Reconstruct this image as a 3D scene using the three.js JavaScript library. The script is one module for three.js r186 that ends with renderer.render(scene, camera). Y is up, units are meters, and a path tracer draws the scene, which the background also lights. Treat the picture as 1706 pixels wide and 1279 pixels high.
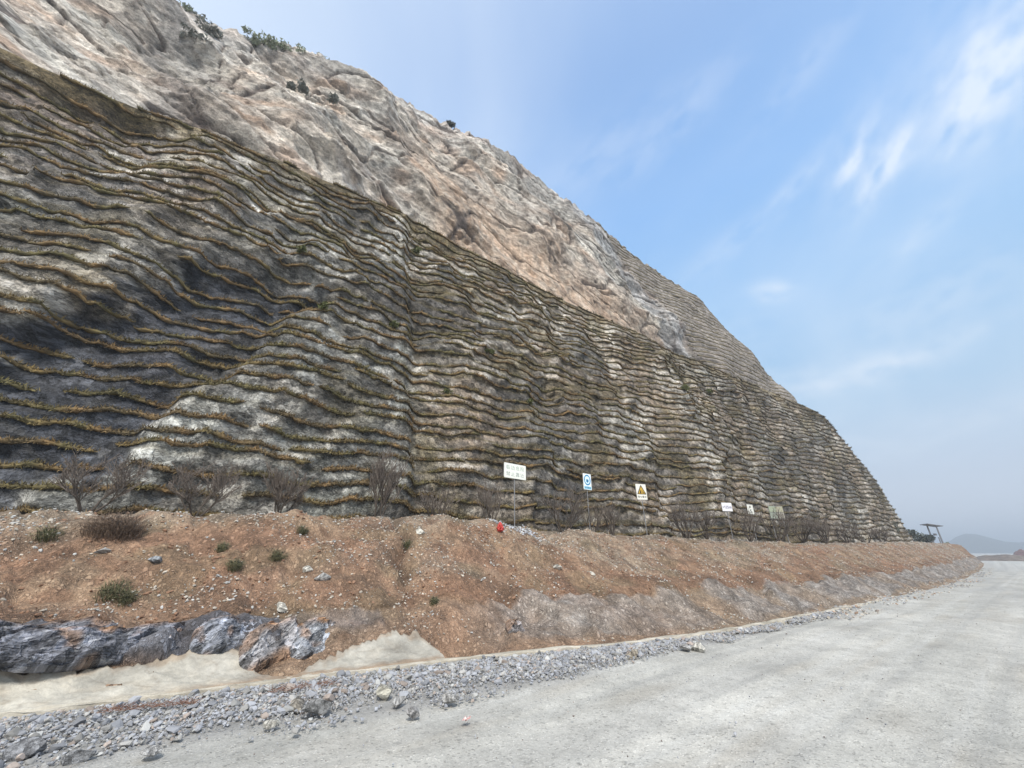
import * as THREE from 'three';
import { mergeGeometries } from 'three/addons/utils/BufferGeometryUtils.js';
import { createNoise3D } from 'simplex-noise';

// ------------------------------------------------------------------ camera, sky, sun, exposure
const scene = new THREE.Scene();
const EYE = new THREE.Vector3(0, 1.6, 0), PITCH = 23.3 * Math.PI / 180;
const camera = new THREE.PerspectiveCamera(89.06, 1024 / 768, 0.1, 8000);
camera.position.copy(EYE);
camera.lookAt(EYE.x + 0.664 * Math.cos(PITCH), EYE.y + Math.sin(PITCH), EYE.z - 0.748 * Math.cos(PITCH));
const renderer = new THREE.WebGLRenderer({ antialias: true });
renderer.toneMapping = THREE.LinearToneMapping;
renderer.toneMappingExposure = 1.17;
renderer.shadowMap.enabled = true;

const SUN_DIR = new THREE.Vector3(-0.36, 0.75, 0.55).normalize();   // x along the road, z towards the camera's side
const sun = new THREE.DirectionalLight(new THREE.Color(1, 0.95, 0.87), 3.4);
sun.position.copy(SUN_DIR).multiplyScalar(150).add(new THREE.Vector3(30, 0, 0));
sun.target.position.set(30, 0, 0);
sun.castShadow = true; sun.shadow.radius = 22; sun.shadow.mapSize.set(4096, 4096);
Object.assign(sun.shadow.camera, { left: -90, right: 90, top: 90, bottom: -90, near: 1, far: 400 });
scene.add(sun, sun.target);
scene.fog = new THREE.FogExp2(new THREE.Color(0.70, 0.78, 0.88), 0.0015);

// ------------------------------------------------------------------ numbers
let seedState = 12345;
const rnd = () => { seedState = (seedState + 0x6d2b79f5) | 0; let t = Math.imul(seedState ^ (seedState >>> 15), 1 | seedState); t = (t + Math.imul(t ^ (t >>> 7), 61 | t)) ^ t; return ((t ^ (t >>> 14)) >>> 0) / 4294967296; };
const rr = (a, b) => a + (b - a) * rnd();
const n3 = createNoise3D(rnd), n3b = createNoise3D(rnd);
const clamp = (x, a = 0, b = 1) => Math.min(b, Math.max(a, x));
const sst = (a, b, x) => { const t = clamp((x - a) / (b - a)); return t * t * (3 - 2 * t); };
const lerp = (a, b, t) => a + (b - a) * t;
const mix3 = (a, b, t) => [lerp(a[0], b[0], t), lerp(a[1], b[1], t), lerp(a[2], b[2], t)];
const fbm = (x, y, z, o = 4, n = n3) => { let s = 0, a = 0.5; for (let i = 0; i < o; i++) { s += a * n(x, y, z); x *= 2.03; y *= 2.03; z *= 2.03; a *= 0.5; } return s; };
const P3 = (u, h, v) => new THREE.Vector3(u, h, -v);       // u along the road, h up, v towards the cliff
function ray(px, py) {                                     // direction of a photo pixel: [u, h, v] per metre of depth
  const a = (px - 853) / 650, b = (640 - py) / 650, c = Math.cos(PITCH), s = Math.sin(PITCH), f = c - b * s;
  return [0.664 * f + 0.748 * a, s + b * c, 0.748 * f - 0.664 * a];
}
const atV = (px, py, v) => { const r = ray(px, py), t = v / r[2]; return { u: r[0] * t, h: 1.6 + r[1] * t, v, t }; };
const atH = (px, py, h) => { const r = ray(px, py), t = (h - 1.6) / r[1]; return { u: r[0] * t, h, v: r[2] * t, t }; };

// voronoi cells with tilted faces: broken rock
const F = { d: 0, id: 0, e: 0 };
function hsh(i, j, k, s) { let h = Math.imul(i, 374761393) ^ Math.imul(j, 668265263) ^ Math.imul(k, 2147483647 ^ 0x51ed270b) ^ Math.imul(s, 1274126177); h = Math.imul(h ^ (h >>> 13), 1274126177); h ^= h >>> 16; h = Math.imul(h, 0x85ebca6b); return (h ^ (h >>> 13)) >>> 0; }
function facet(x, y, z, seed, ramp = 0.3) {
  const ix = Math.floor(x), iy = Math.floor(y), iz = Math.floor(z);
  let d1 = 1e9, d2 = 1e9, id = 0, bx = 0, by = 0, bz = 0;
  for (let i = -1; i <= 1; i++) for (let j = -1; j <= 1; j++) for (let k = -1; k <= 1; k++) {
    const h = hsh(ix + i, iy + j, iz + k, seed);
    const fx = x - (ix + i + (h & 1023) / 1023), fy = y - (iy + j + ((h >>> 10) & 1023) / 1023), fz = z - (iz + k + ((h >>> 20) & 1023) / 1023);
    const d = fx * fx + fy * fy + fz * fz;
    if (d < d1) { d2 = d1; d1 = d; id = h; bx = fx; by = fy; bz = fz; } else if (d < d2) d2 = d;
  }
  const g = Math.imul(id, 0x9e3779b1) >>> 0, q = Math.imul(id ^ 0x5bd1e995, 0x85ebca6b) >>> 0;
  F.d = (g & 1023) / 1023 - 0.5 + (((g >>> 10) & 1023) / 1023 - 0.5) * 1.6 * bx + (((g >>> 20) & 1023) / 1023 - 0.5) * 1.6 * by + ((q & 1023) / 1023 - 0.5) * 1.6 * bz;
  F.id = ((q >>> 10) & 4095) / 4095; F.e = Math.sqrt(d2) - Math.sqrt(d1);
  return (F.d *= 0.25 + 0.75 * sst(0, ramp, F.e));
}
function crag(x, y, z, seed, curve = 0.55) {              // planes that meet in sharp edges, without steps
  const ix = Math.floor(x), iy = Math.floor(y), iz = Math.floor(z); let best = 1e9, id = 0, second = 1e9;
  for (let i = -1; i <= 1; i++) for (let j = -1; j <= 1; j++) for (let k = -1; k <= 1; k++) {
    const h = hsh(ix + i, iy + j, iz + k, seed), q = Math.imul(h ^ 0x5bd1e995, 0x85ebca6b) >>> 0;
    const fx = x - (ix + i + (h & 1023) / 1023), fy = y - (iy + j + ((h >>> 10) & 1023) / 1023), fz = z - (iz + k + ((h >>> 20) & 1023) / 1023);
    const d = ((q & 255) / 255 - 0.5) * 0.7 + (((q >>> 8) & 255) / 255 - 0.5) * 1.7 * fx + (((q >>> 16) & 255) / 255 - 0.5) * 1.7 * fy + curve * (fx * fx + fy * fy + fz * fz);
    if (d < best) { second = best; best = d; id = q; } else if (d < second) second = d;
  }
  F.id = ((Math.imul(id, 0x9e3779b1) >>> 10) & 4095) / 4095; F.e = second - best; return best + 0.15;
}
function stations(list) {                                  // rows [s, a, b, c ...] -> cubic through them
  return (s) => {
    let i = 0; while (i < list.length - 2 && s > list[i + 1][0]) i++;
    const p1 = list[i], p2 = list[i + 1], p0 = list[Math.max(0, i - 1)], p3 = list[Math.min(list.length - 1, i + 2)], w = p2[0] - p1[0], t = clamp((s - p1[0]) / w, -0.5, 1.5), t2 = t * t, t3 = t2 * t;
    return p1.slice(1).map((y1, k) => {
      const y2 = p2[k + 1], m1 = (y2 - p0[k + 1]) / (p2[0] - p0[0]) * w, m2 = (p3[k + 1] - y1) / (p3[0] - p1[0]) * w;
      return (2 * t3 - 3 * t2 + 1) * y1 + (t3 - 2 * t2 + t) * m1 + (-2 * t3 + 3 * t2) * y2 + (t3 - t2) * m2;
    });
  };
}

// ------------------------------------------------------------------ sky
{
  const W = 2048, H = 1024, data = new Float32Array(W * H * 4);
  const sd = [SUN_DIR.x, SUN_DIR.y, SUN_DIR.z];
  const ramp = [[0, [0.80, 0.84, 0.92]], [7, [0.56, 0.66, 0.80]], [16, [0.38, 0.575, 0.79]], [30, [0.29, 0.52, 0.83]], [44, [0.235, 0.455, 0.82]], [60, [0.19, 0.37, 0.71]], [90, [0.175, 0.33, 0.64]]];
  const patches = [[1422, 262, 62, 20, -62, 0.95], [1466, 290, 72, 22, -58, 1.05], [1503, 240, 46, 20, -62, 0.7], [1440, 255, 110, 60, -60, 0.3], [1640, 130, 130, 62, -55, 0.9], [1600, 215, 60, 28, -50, 0.5], [1690, 60, 100, 60, -50, 0.5], [1660, 110, 190, 130, -55, 0.28], [1288, 486, 38, 17, -4, 0.8], [1455, 612, 130, 24, -14, 0.6], [1380, 640, 120, 20, -6, 0.35], [1320, 625, 130, 30, 8, 0.2], [1180, 560, 160, 40, -10, 0.2], [1000, 260, 160, 40, -40, 0.22], [1560, 500, 170, 50, -25, 0.3], [1330, 300, 70, 14, -50, 0.4], [1240, 390, 120, 22, -38, 0.3], [1570, 570, 110, 15, -22, 0.4], [1540, 385, 90, 20, -42, 0.4], [1130, 200, 150, 30, -48, 0.28], [1340, 120, 130, 26, -50, 0.25], [1640, 690, 140, 22, -10, 0.3]]
    .map(([px, py, rx, ry, deg, a]) => ({ px, py, rx, ry, c: Math.cos(deg * Math.PI / 180), s: Math.sin(deg * Math.PI / 180), a }));
  const cp = Math.cos(PITCH), sp = Math.sin(PITCH);
  for (let y = 0; y < H; y++) {
    const el = ((y + 0.5) / H - 0.5) * Math.PI, ce = Math.cos(el), dy = Math.sin(el), deg = Math.max(0, el * 180 / Math.PI);
    let k = 0; while (k < ramp.length - 2 && deg > ramp[k + 1][0]) k++;
    const base = mix3(ramp[k][1], ramp[k + 1][1], clamp((deg - ramp[k][0]) / (ramp[k + 1][0] - ramp[k][0])));
    for (let x = 0; x < W; x++) {
      const az = ((x + 0.5) / W - 0.5) * 2 * Math.PI, dx = Math.cos(az) * ce, dz = Math.sin(az) * ce, o = (y * W + x) * 4;
      const cs = dx * sd[0] + dy * sd[1] + dz * sd[2], ang = Math.acos(clamp(cs, -1, 1)) * 180 / Math.PI;
      let c = base;
      // thin veil everywhere, wisps drawn out along one wind direction
      const kx = dx / (dy + 0.18), kz = dz / (dy + 0.18), wx = kx * 0.86 - kz * 0.5, wz = kx * 0.5 + kz * 0.86;
      const warp = 0.35 * n3(kx * 0.8, kz * 0.8, 3.3);
      let veil = dy > 0 ? clamp(0.5 + 0.75 * fbm(wx * 0.55 + warp, wz * 1.25 + warp, 1.7, 5)) : 0;
      veil = Math.pow(veil, 1.7) * 0.28 * sst(0, 0.2, dy);
      const glow = Math.exp(-ang / 26) * 0.9 + Math.exp(-ang / 9) * 1.2;
      c = mix3(c, [0.80, 0.88, 0.97], clamp(veil + Math.exp(-((ang / 46) ** 2)) * 0.5 + 0.62 * sst(0.58, -0.35, dx) * sst(0, 0.35, dy)));
      let cl = 0;
      // the clouds that stand over the road
      const fx = 0.664 * dx - 0.748 * dz, rx = 0.748 * dx + 0.664 * dz, fwd = fx * cp + dy * sp, upc = -fx * sp + dy * cp;
      if (fwd > 0.15 && dy > 0) {
        const px = 853 + 650 * rx / fwd, py = 640 - 650 * upc / fwd;
        for (const q of patches) {
          const ox = px - q.px, oy = py - q.py, a = (ox * q.c + oy * q.s) / q.rx, b = (-ox * q.s + oy * q.c) / q.ry, g = a * a + b * b;
          if (g < 6) cl += q.a * Math.exp(-g) * clamp(0.66 + 1.35 * fbm(a * q.rx * 0.009 + q.px, b * q.ry * 0.022, q.py, 6));
        }
      }
      c = mix3(c, [0.78, 0.85, 0.95], clamp(cl * 0.72, 0, 0.75));
      data[o] = c[0] + glow * 0.34; data[o + 1] = c[1] + glow * 0.30; data[o + 2] = c[2] + glow * 0.24; data[o + 3] = 1;
    }
  }
  const sky = new THREE.DataTexture(data, W, H, THREE.RGBAFormat, THREE.FloatType);
  sky.mapping = THREE.EquirectangularReflectionMapping; sky.magFilter = THREE.LinearFilter; sky.minFilter = THREE.LinearFilter; sky.needsUpdate = true;
  scene.background = sky; scene.environment = sky;
}

// ------------------------------------------------------------------ textures (grain only)
function tileNoise(N, per, seed) {                          // periodic value noise, `per` lattice cells across
  const L = new Float32Array(per * per); for (let i = 0; i < L.length; i++) L[i] = (hsh(i, seed, 7, 99) & 65535) / 65535;
  return (x, y) => { const fx = x / N * per, fy = y / N * per, ix = Math.floor(fx), iy = Math.floor(fy), tx = fx - ix, ty = fy - iy, sx = tx * tx * (3 - 2 * tx), sy = ty * ty * (3 - 2 * ty);
    const a = ix % per, b = (ix + 1) % per, c = (iy % per) * per, d = ((iy + 1) % per) * per; return lerp(lerp(L[c + a], L[c + b], sx), lerp(L[d + a], L[d + b], sx), sy); };
}
function makeTex(N, fn, srgb, rx = 1, ry = 1) {
  const d = new Uint8Array(N * N * 4);
  for (let y = 0; y < N; y++) for (let x = 0; x < N; x++) { const c = fn(x, y), o = (y * N + x) * 4; d[o] = clamp(c[0]) * 255; d[o + 1] = clamp(c[1]) * 255; d[o + 2] = clamp(c[2]) * 255; d[o + 3] = 255; }
  const t = new THREE.DataTexture(d, N, N, THREE.RGBAFormat); t.wrapS = t.wrapT = THREE.RepeatWrapping; t.magFilter = THREE.LinearFilter; t.minFilter = THREE.LinearMipmapLinearFilter; t.generateMipmaps = true;
  if (srgb) t.colorSpace = THREE.SRGBColorSpace; t.repeat.set(rx, ry); t.needsUpdate = true; return t;
}
function field(N, octs, seed) { const fs = octs.map(([p, a], i) => [tileNoise(N, p, seed + i), a]); const out = new Float32Array(N * N); for (let y = 0; y < N; y++) for (let x = 0; x < N; x++) { let s = 0; for (const [f, a] of fs) s += a * (f(x, y) - 0.5); out[y * N + x] = s; } return out; }
function cells(N, per, seed) {                              // periodic cells: height of little stones and a tone for each
  const h = new Float32Array(N * N), tone = new Float32Array(N * N);
  for (let y = 0; y < N; y++) for (let x = 0; x < N; x++) {
    const fx = x / N * per, fy = y / N * per, ix = Math.floor(fx), iy = Math.floor(fy); let b1 = 9, b2 = 9, id = 0;
    for (let i = -1; i <= 1; i++) for (let j = -1; j <= 1; j++) { const q = hsh((ix + i + per) % per, (iy + j + per) % per, 3, seed), dx = fx - (ix + i + (q & 1023) / 1023), dy = fy - (iy + j + ((q >>> 10) & 1023) / 1023), d = dx * dx + dy * dy; if (d < b1) { b2 = b1; b1 = d; id = q; } else if (d < b2) b2 = d; }
    h[y * N + x] = Math.sqrt(b2) - Math.sqrt(b1); tone[y * N + x] = ((id >>> 20) & 1023) / 1023;
  }
  return { h, tone };
}
const T = {};
{
  const N = 1024;
  const a = field(N, [[6, 0.30], [13, 0.30], [29, 0.25], [61, 0.22], [127, 0.22], [255, 0.25]], 11), c1 = cells(N, 22, 5), c2 = cells(N, 70, 6);
  T.rock = makeTex(N, (x, y) => { const i = y * N + x, crack = sst(0, 0.06, c1.h[i]) * 0.3 + 0.7, v = 0.72 + a[i] * 0.62 + (c1.tone[i] - 0.5) * 0.30 + (c2.tone[i] - 0.5) * 0.24; const g = v * lerp(0.72, 1, crack); return [g * 1.01, g, g * 0.985]; }, true, 1 / 3.1, 1 / 3.1);
  T.rockB = makeTex(N, (x, y) => { const i = y * N + x, v = 0.5 + a[i] * 0.5 + (c1.tone[i] - 0.5) * 0.25 + (c2.tone[i] - 0.5) * 0.14 - 0.06 * (1 - sst(0, 0.08, c1.h[i])); return [v, v, v]; }, false, 1 / 3.1, 1 / 3.1);
  T.pale = makeTex(N, (x, y) => { const i = y * N + x, v = 0.78 + a[i] * 0.50 + (c1.tone[i] - 0.5) * 0.17 + (c2.tone[i] - 0.5) * 0.14; return [v * 1.005, v, v * 0.99]; }, true, 1 / 3.1, 1 / 3.1);
  const s = field(N, [[5, 0.3], [11, 0.3], [31, 0.25], [80, 0.3], [200, 0.4], [500, 0.35]], 31), p1 = cells(N, 46, 15), p2 = cells(N, 110, 16);
  const peb = (i) => Math.max(p1.tone[i] > 0.86 ? sst(0.12, 0.3, p1.h[i]) : 0, p2.tone[i] > 0.80 ? 0.85 * sst(0.14, 0.34, p2.h[i]) : 0);
  T.soil = makeTex(N, (x, y) => { const i = y * N + x, v = 0.66 + s[i] * 0.55, k = peb(i); return mix3([v, v * 0.985, v * 0.97], [0.98, 0.99, 1], k * 0.62); }, true, 1 / 2.3, 1 / 2.3);
  T.soilB = makeTex(N, (x, y) => { const i = y * N + x, v = 0.35 + s[i] * 0.5 + peb(i) * 0.4; return [v, v, v]; }, false, 1 / 2.3, 1 / 2.3);
  const M = 2048, r = field(M, [[4, 0.20], [9, 0.22], [23, 0.20], [60, 0.16], [150, 0.18], [400, 0.26], [900, 0.30]], 51), g1 = cells(M, 230, 25), g2 = cells(M, 90, 26);
  const grit = (i) => (g1.tone[i] > 0.82 ? sst(0.1, 0.3, g1.h[i]) * (g1.tone[i] > 0.93 ? -1 : 1) : 0) + (g2.tone[i] > 0.965 ? sst(0.15, 0.4, g2.h[i]) * -0.8 : 0);
  T.road = makeTex(M, (x, y) => { const i = y * M + x, v = 0.80 + r[i] * 0.30 + grit(i) * 0.09; return [v, v, v * 0.995]; }, true, 1 / 5.3, 1 / 5.3);
  T.roadB = makeTex(M, (x, y) => { const i = y * M + x, v = 0.5 + r[i] * 0.55 + Math.abs(grit(i)) * 0.35; return [v, v, v]; }, false, 1 / 5.3, 1 / 5.3);
  const q = field(512, [[3, 0.35], [7, 0.3], [17, 0.2], [50, 0.16], [140, 0.14]], 71);
  T.plaster = makeTex(512, (x, y) => { const v = 0.82 + q[y * 512 + x] * 0.42; return [v, v * 0.99, v * 0.97]; }, true, 1 / 1.7, 1 / 1.7);
  T.plasterB = makeTex(512, (x, y) => { const v = 0.5 + q[y * 512 + x]; return [v, v, v]; }, false, 1 / 1.7, 1 / 1.7);
}
const mat = (o) => new THREE.MeshStandardMaterial({ roughness: 0.95, metalness: 0, side: THREE.DoubleSide, ...o });
const M = {
  rock: mat({ vertexColors: true, map: T.rock, bumpMap: T.rockB, bumpScale: 0.09 }),
  pale: mat({ vertexColors: true, map: T.pale, bumpMap: T.rockB, bumpScale: 0.07 }),
  soil: mat({ vertexColors: true, map: T.soil, bumpMap: T.soilB, bumpScale: 0.035 }),
  road: mat({ vertexColors: true, map: T.road, bumpMap: T.roadB, bumpScale: 0.012 }),
  plaster: mat({ vertexColors: true, map: T.plaster, bumpMap: T.plasterB, bumpScale: 0.02 }),
  plant: mat({ vertexColors: true }),
  stone: mat({ vertexColors: true, flatShading: true, map: T.rock, bumpMap: T.rockB, bumpScale: 0.02 }),
  chip: mat({ flatShading: true }),
  bark: mat({ color: new THREE.Color().setRGB(0.085, 0.068, 0.055) }),
  twig: mat({ color: new THREE.Color().setRGB(0.17, 0.14, 0.118) }),
  metal: mat({ color: new THREE.Color().setRGB(0.27, 0.27, 0.28), roughness: 0.55, metalness: 0.4 }),
  panel: mat({ color: new THREE.Color().setRGB(0.7, 0.71, 0.68), roughness: 0.5 }),
};

// ------------------------------------------------------------------ objects
const used = {};
function numbered(n) { used[n] = (used[n] ?? -1) + 1; return used[n] ? n + '_' + String(used[n]).padStart(3, '0') : n; }
function tag(o, label, category, group, kind) { o.userData.label = label; if (category) o.userData.category = category; if (group) o.userData.group = group; if (kind) o.userData.kind = kind; return o; }
function mesh(name, g, m, parent) { const o = new THREE.Mesh(g, m); o.castShadow = o.receiveShadow = true; if (parent) { o.name = name; parent.add(o); } else { o.name = numbered(name); scene.add(o); } return o; }
function thing(name, p, label, category, group) { const o = new THREE.Group(); o.name = numbered(name); o.position.copy(p); scene.add(o); return tag(o, label, category, group); }
function grid(cols, rows, fill, skip) {                     // fill(i, j) -> {p, c, uv}
  const n = cols * rows, pos = new Float32Array(n * 3), col = new Float32Array(n * 3), uv = new Float32Array(n * 2), idx = [];
  for (let i = 0; i < cols; i++) for (let j = 0; j < rows; j++) { const r = fill(i, j), k = i * rows + j; pos.set(r.p, k * 3); col.set(r.c, k * 3); uv.set(r.uv, k * 2); }
  for (let i = 0; i < cols - 1; i++) for (let j = 0; j < rows - 1; j++) { if (skip && skip(i, j)) continue; const a = i * rows + j, b = a + rows; idx.push(a, b, a + 1, b, b + 1, a + 1); }
  const g = new THREE.BufferGeometry(); g.setAttribute('position', new THREE.BufferAttribute(pos, 3)); g.setAttribute('color', new THREE.BufferAttribute(col, 3)); g.setAttribute('uv', new THREE.BufferAttribute(uv, 2)); g.setIndex(idx); g.computeVertexNormals(); return g;
}
class Soup {                                                // loose triangles with colours
  constructor() { this.p = []; this.c = []; this.i = []; }
  v(x, y, z, c) { this.p.push(x, y, z); this.c.push(c[0], c[1], c[2]); return this.p.length / 3 - 1; }
  tri(a, b, c) { this.i.push(a, b, c); }
  get() { const g = new THREE.BufferGeometry(); g.setAttribute('position', new THREE.Float32BufferAttribute(this.p, 3)); g.setAttribute('color', new THREE.Float32BufferAttribute(this.c, 3)); g.setIndex(this.i); g.computeVertexNormals(); return g; }
}
function steps(a, b, f) { const out = [a]; let s = a; while (s < b) { s += f(s); out.push(Math.min(s, b)); } return out; }

// ------------------------------------------------------------------ lower slope: netted rock cut with grass rolls laid in level rows
const ROW = 0.47, H0 = 2.35;
const LOW = stations([[-14, -14, 13.9, -14, 17, 16], [-7.4, -7.4, 13.2, -7.4, 16.1, 16.3], [5.7, 5.7, 11.9, 5.7, 15.8, 18.4], [15.2, 15.2, 11, 15.2, 15.4, 18.4], [33.7, 33.7, 9.1, 33.7, 13, 17.9], [51.5, 51.5, 7.35, 51.5, 10.4, 17.8],
  [60, 61.5, 6.1, 57, 8.5, 16.6], [66, 67.5, 5.5, 62, 9.2, 15.6], [72, 71.5, 7.6, 66, 12.5, 15], [79, 76, 12, 69, 17, 14.5], [90, 80, 22, 71, 25, 14], [105, 82, 38, 72, 38, 13]]);
const lowBase = 1.7;
const wob = (s, k) => 0.12 * n3(s * 0.16, k * 0.13, 4.4) + 0.085 * n3(s * 0.55, k * 0.3, 8.8) + 0.035 * n3b(s * 1.7, k * 0.9, 1.1);
function lowFrame(s) { const b = LOW(s), a = LOW(s - 0.4), c = LOW(s + 0.4); let tu = c[0] - a[0], tv = c[1] - a[1]; const l = Math.hypot(tu, tv); return { b, nu: tv / l, nv: -tu / l }; }
function lowPoint(fr, s, h, bump = true) {                  // -> [u, h, v, ...]
  const [ub, vb, uc, vc, hc] = fr.b, q = (h - lowBase) / (hc - lowBase), lean = q + 0.10 * Math.sin(Math.PI * clamp(q)) * -1;
  let u = lerp(ub, uc, lean), v = lerp(vb, vc, lean);
  const fold = s < 8 ? 1 : 0.8;
  let d = 0.5 * n3(s * 0.13, h * 0.055 + s * 0.03, 2.2) * fold + 0.20 * n3(s * 0.36, h * 0.14, 6.1) * fold + 0.07 * n3b(s * 0.9, h * 0.5, 3);
  d += 0.42 * (1 - sst(6.0, 6.7, s + 0.12 * n3(0, h * 0.5, 9))) * sst(-1, 6, s);
  d -= 0.8 * Math.exp(-(((s + 3.9) / 1.5) ** 2) - (((h - 16.2) / 2.6) ** 2)); d += 0.6 * Math.exp(-(((s + 1.5) / 1.3) ** 2) - (((h - 15) / 3) ** 2));
  { const bd = Math.abs((s + 3 - (h - 3.5) * 0.6) * 0.86 + 0.5 * n3(s * 0.22, h * 0.22, 14)) - 1.45 + 0.45 * n3(s * 0.7, h * 0.7, 16) + 0.2 * n3(s * 2, h * 2, 17); d -= 0.5 * sst(0.5, -0.4, bd) * sst(12, 9.5, h); d += 0.14 * sst(1.2, 0.4, Math.abs(bd - 1.0)) * sst(-2.5, -0.5, s + (h - 5) * -0.3) * sst(10, 7, h); }
  d -= 0.2 * Math.exp(-(((s - 6.4 - 0.4 * n3(0, h * 0.35, 9)) / 0.4) ** 2)) * sst(14, 11, h);
  d += 0.5 * Math.exp(-(((s - 26 + (h - 10) * 0.25) / 3) ** 2));
  let id = 0, e = 1, id2 = 0;
  if (bump) {
    const c = 0.80, sn = 0.60, x = s * c + h * sn, y = -s * sn + h * c, wx = 0.25 * n3(s * 0.7, h * 0.7, 1), wy = 0.25 * n3(s * 0.7, h * 0.7, 21);
    d += 0.62 * crag(x * 0.36 + wx, y * 0.62 + wy, 0.3, 1); id = F.id; e = F.e * 1.5;
    d += 0.26 * crag(x * 1.0 + wx, y * 1.7 + wy, 0.7, 2); id2 = F.id; e = Math.min(e, F.e * 1.5 + 0.03); d += 0.05 * facet(x * 2.6, y * 4.4, 0.7, 3, 0.15);
    const k = (h - H0) / ROW, kk = k - wob(s, k) / ROW, f = kk - Math.floor(kk);
    d += (0.008 + 0.028 * sst(4, 12, s)) * Math.pow(Math.sin(Math.PI * f), 0.8) * (1 - 0.5 * n3(s * 0.8, Math.floor(kk) * 3, 5)) - 0.02;
    d += 0.02 * n3(s * 4, h * 4, 0);
  }
  d *= sst(-0.05, 0.12, q) * 0.8 + 0.2;
  d *= 1 - 0.75 * sst(0.93, 1.0, q);
  return [u + fr.nu * d * 0.97, h + d * 0.24, v + fr.nv * d * 0.97, id, id2, e, d];
}
const distOf = (u, h, v) => Math.hypot(u, h - 1.6, v);
function lowColor(s, h, hc, id, id2, e) {
  const n = n3(s * 0.22, h * 0.22, 14), n5 = n3b(s * 0.9 + h * 0.4, h * 1.7 - s * 0.5, 15), n2 = n3(s * 0.8, h * 0.8, 33), warm = sst(5.6, 7.2, s + 0.5 * n2);
  let c = mix3([0.215, 0.225, 0.215], [0.30, 0.295, 0.275], clamp(0.5 + n));
  c = mix3(c, [0.325, 0.262, 0.205], warm * clamp(0.72 + n3(s * 0.15, h * 0.2, 50) * 0.6));
  c = mix3(c, [0.29, 0.235, 0.18], (1 - warm) * clamp(n3(s * 0.12, h * 0.15, 70) * 1.3) );
  c = mix3(c, [0.20, 0.165, 0.155], sst(10, 14, h - s * 0.25) * sst(6, -4, s) * 0.65);
  c = mix3(c, [0.46, 0.45, 0.43], sst(0.35, 0.75, n5) * 0.55); c = mix3(c, [0.13, 0.125, 0.125], sst(-0.35, -0.75, n5) * 0.5);
  if (id > 0.80) c = mix3(c, [0.46, 0.46, 0.44], 0.6 * clamp(0.4 + n2)); else if (id < 0.2) c = mix3(c, [0.13, 0.135, 0.14], 0.55);
  if (id2 > 0.82) c = mix3(c, [0.50, 0.48, 0.45], 0.45); else if (id2 < 0.17) c = mix3(c, [0.17, 0.15, 0.13], 0.5);
  const band = Math.abs((s + 3 - (h - 3.5) * 0.6) * 0.86 + 0.5 * n) - 1.45 + 0.45 * n3(s * 0.7, h * 0.7, 16) + 0.2 * n3(s * 2, h * 2, 17);   // a seam of dark slate
  const dark = sst(0.32, -0.12, band + 0.4 * n5) * sst(12, 9.5, h); c = mix3(c, [0.048, 0.054, 0.072], dark * 0.92); const pale = sst(1.5, 0.5, Math.abs(band - 1.1 + 0.5 * n2)) * sst(-2.5, -0.5, s + (h - 5) * -0.3) * sst(10, 7, h) * (1 - warm); c = mix3(c, [0.40, 0.415, 0.405], pale * 0.7);
  c = mix3(c, [0.10, 0.098, 0.10], sst(0.25, 0.6, n3(s * 0.17 + 9, h * 0.12, 80)) * 0.6);
  c = mix3(c, [0.07, 0.065, 0.055], sst(0.09, 0.0, e) * 0.45);
  const k = (h - H0) / ROW, kk = k - wob(s, k) / ROW, f = Math.abs(kk - Math.round(kk));   // growth along each roll
  c = mix3(c, [0.13, 0.105, 0.05], sst(0.24, 0.08, f + 0.12 * n2) * (0.30 + 0.38 * warm) * (1 - 0.8 * dark));
  c = mix3(c, [0.15, 0.12, 0.055], sst(0.3, 0.7, n3(s * 0.25, h * 0.3, 91) + 0.25 * n2) * (0.3 + 0.28 * warm) * (1 - dark));
  c = mix3(c, [0.075, 0.06, 0.035], Math.exp(-(((s - 6.35 - 0.4 * n3(0, h * 0.35, 9)) / 0.42) ** 2)) * sst(14, 11, h) * 0.5);
  c = mix3(c, [0.155, 0.12, 0.06], sst(1.5, 0.1, hc - h + 0.4 * n2) * 0.85);
  return c;
}
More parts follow.
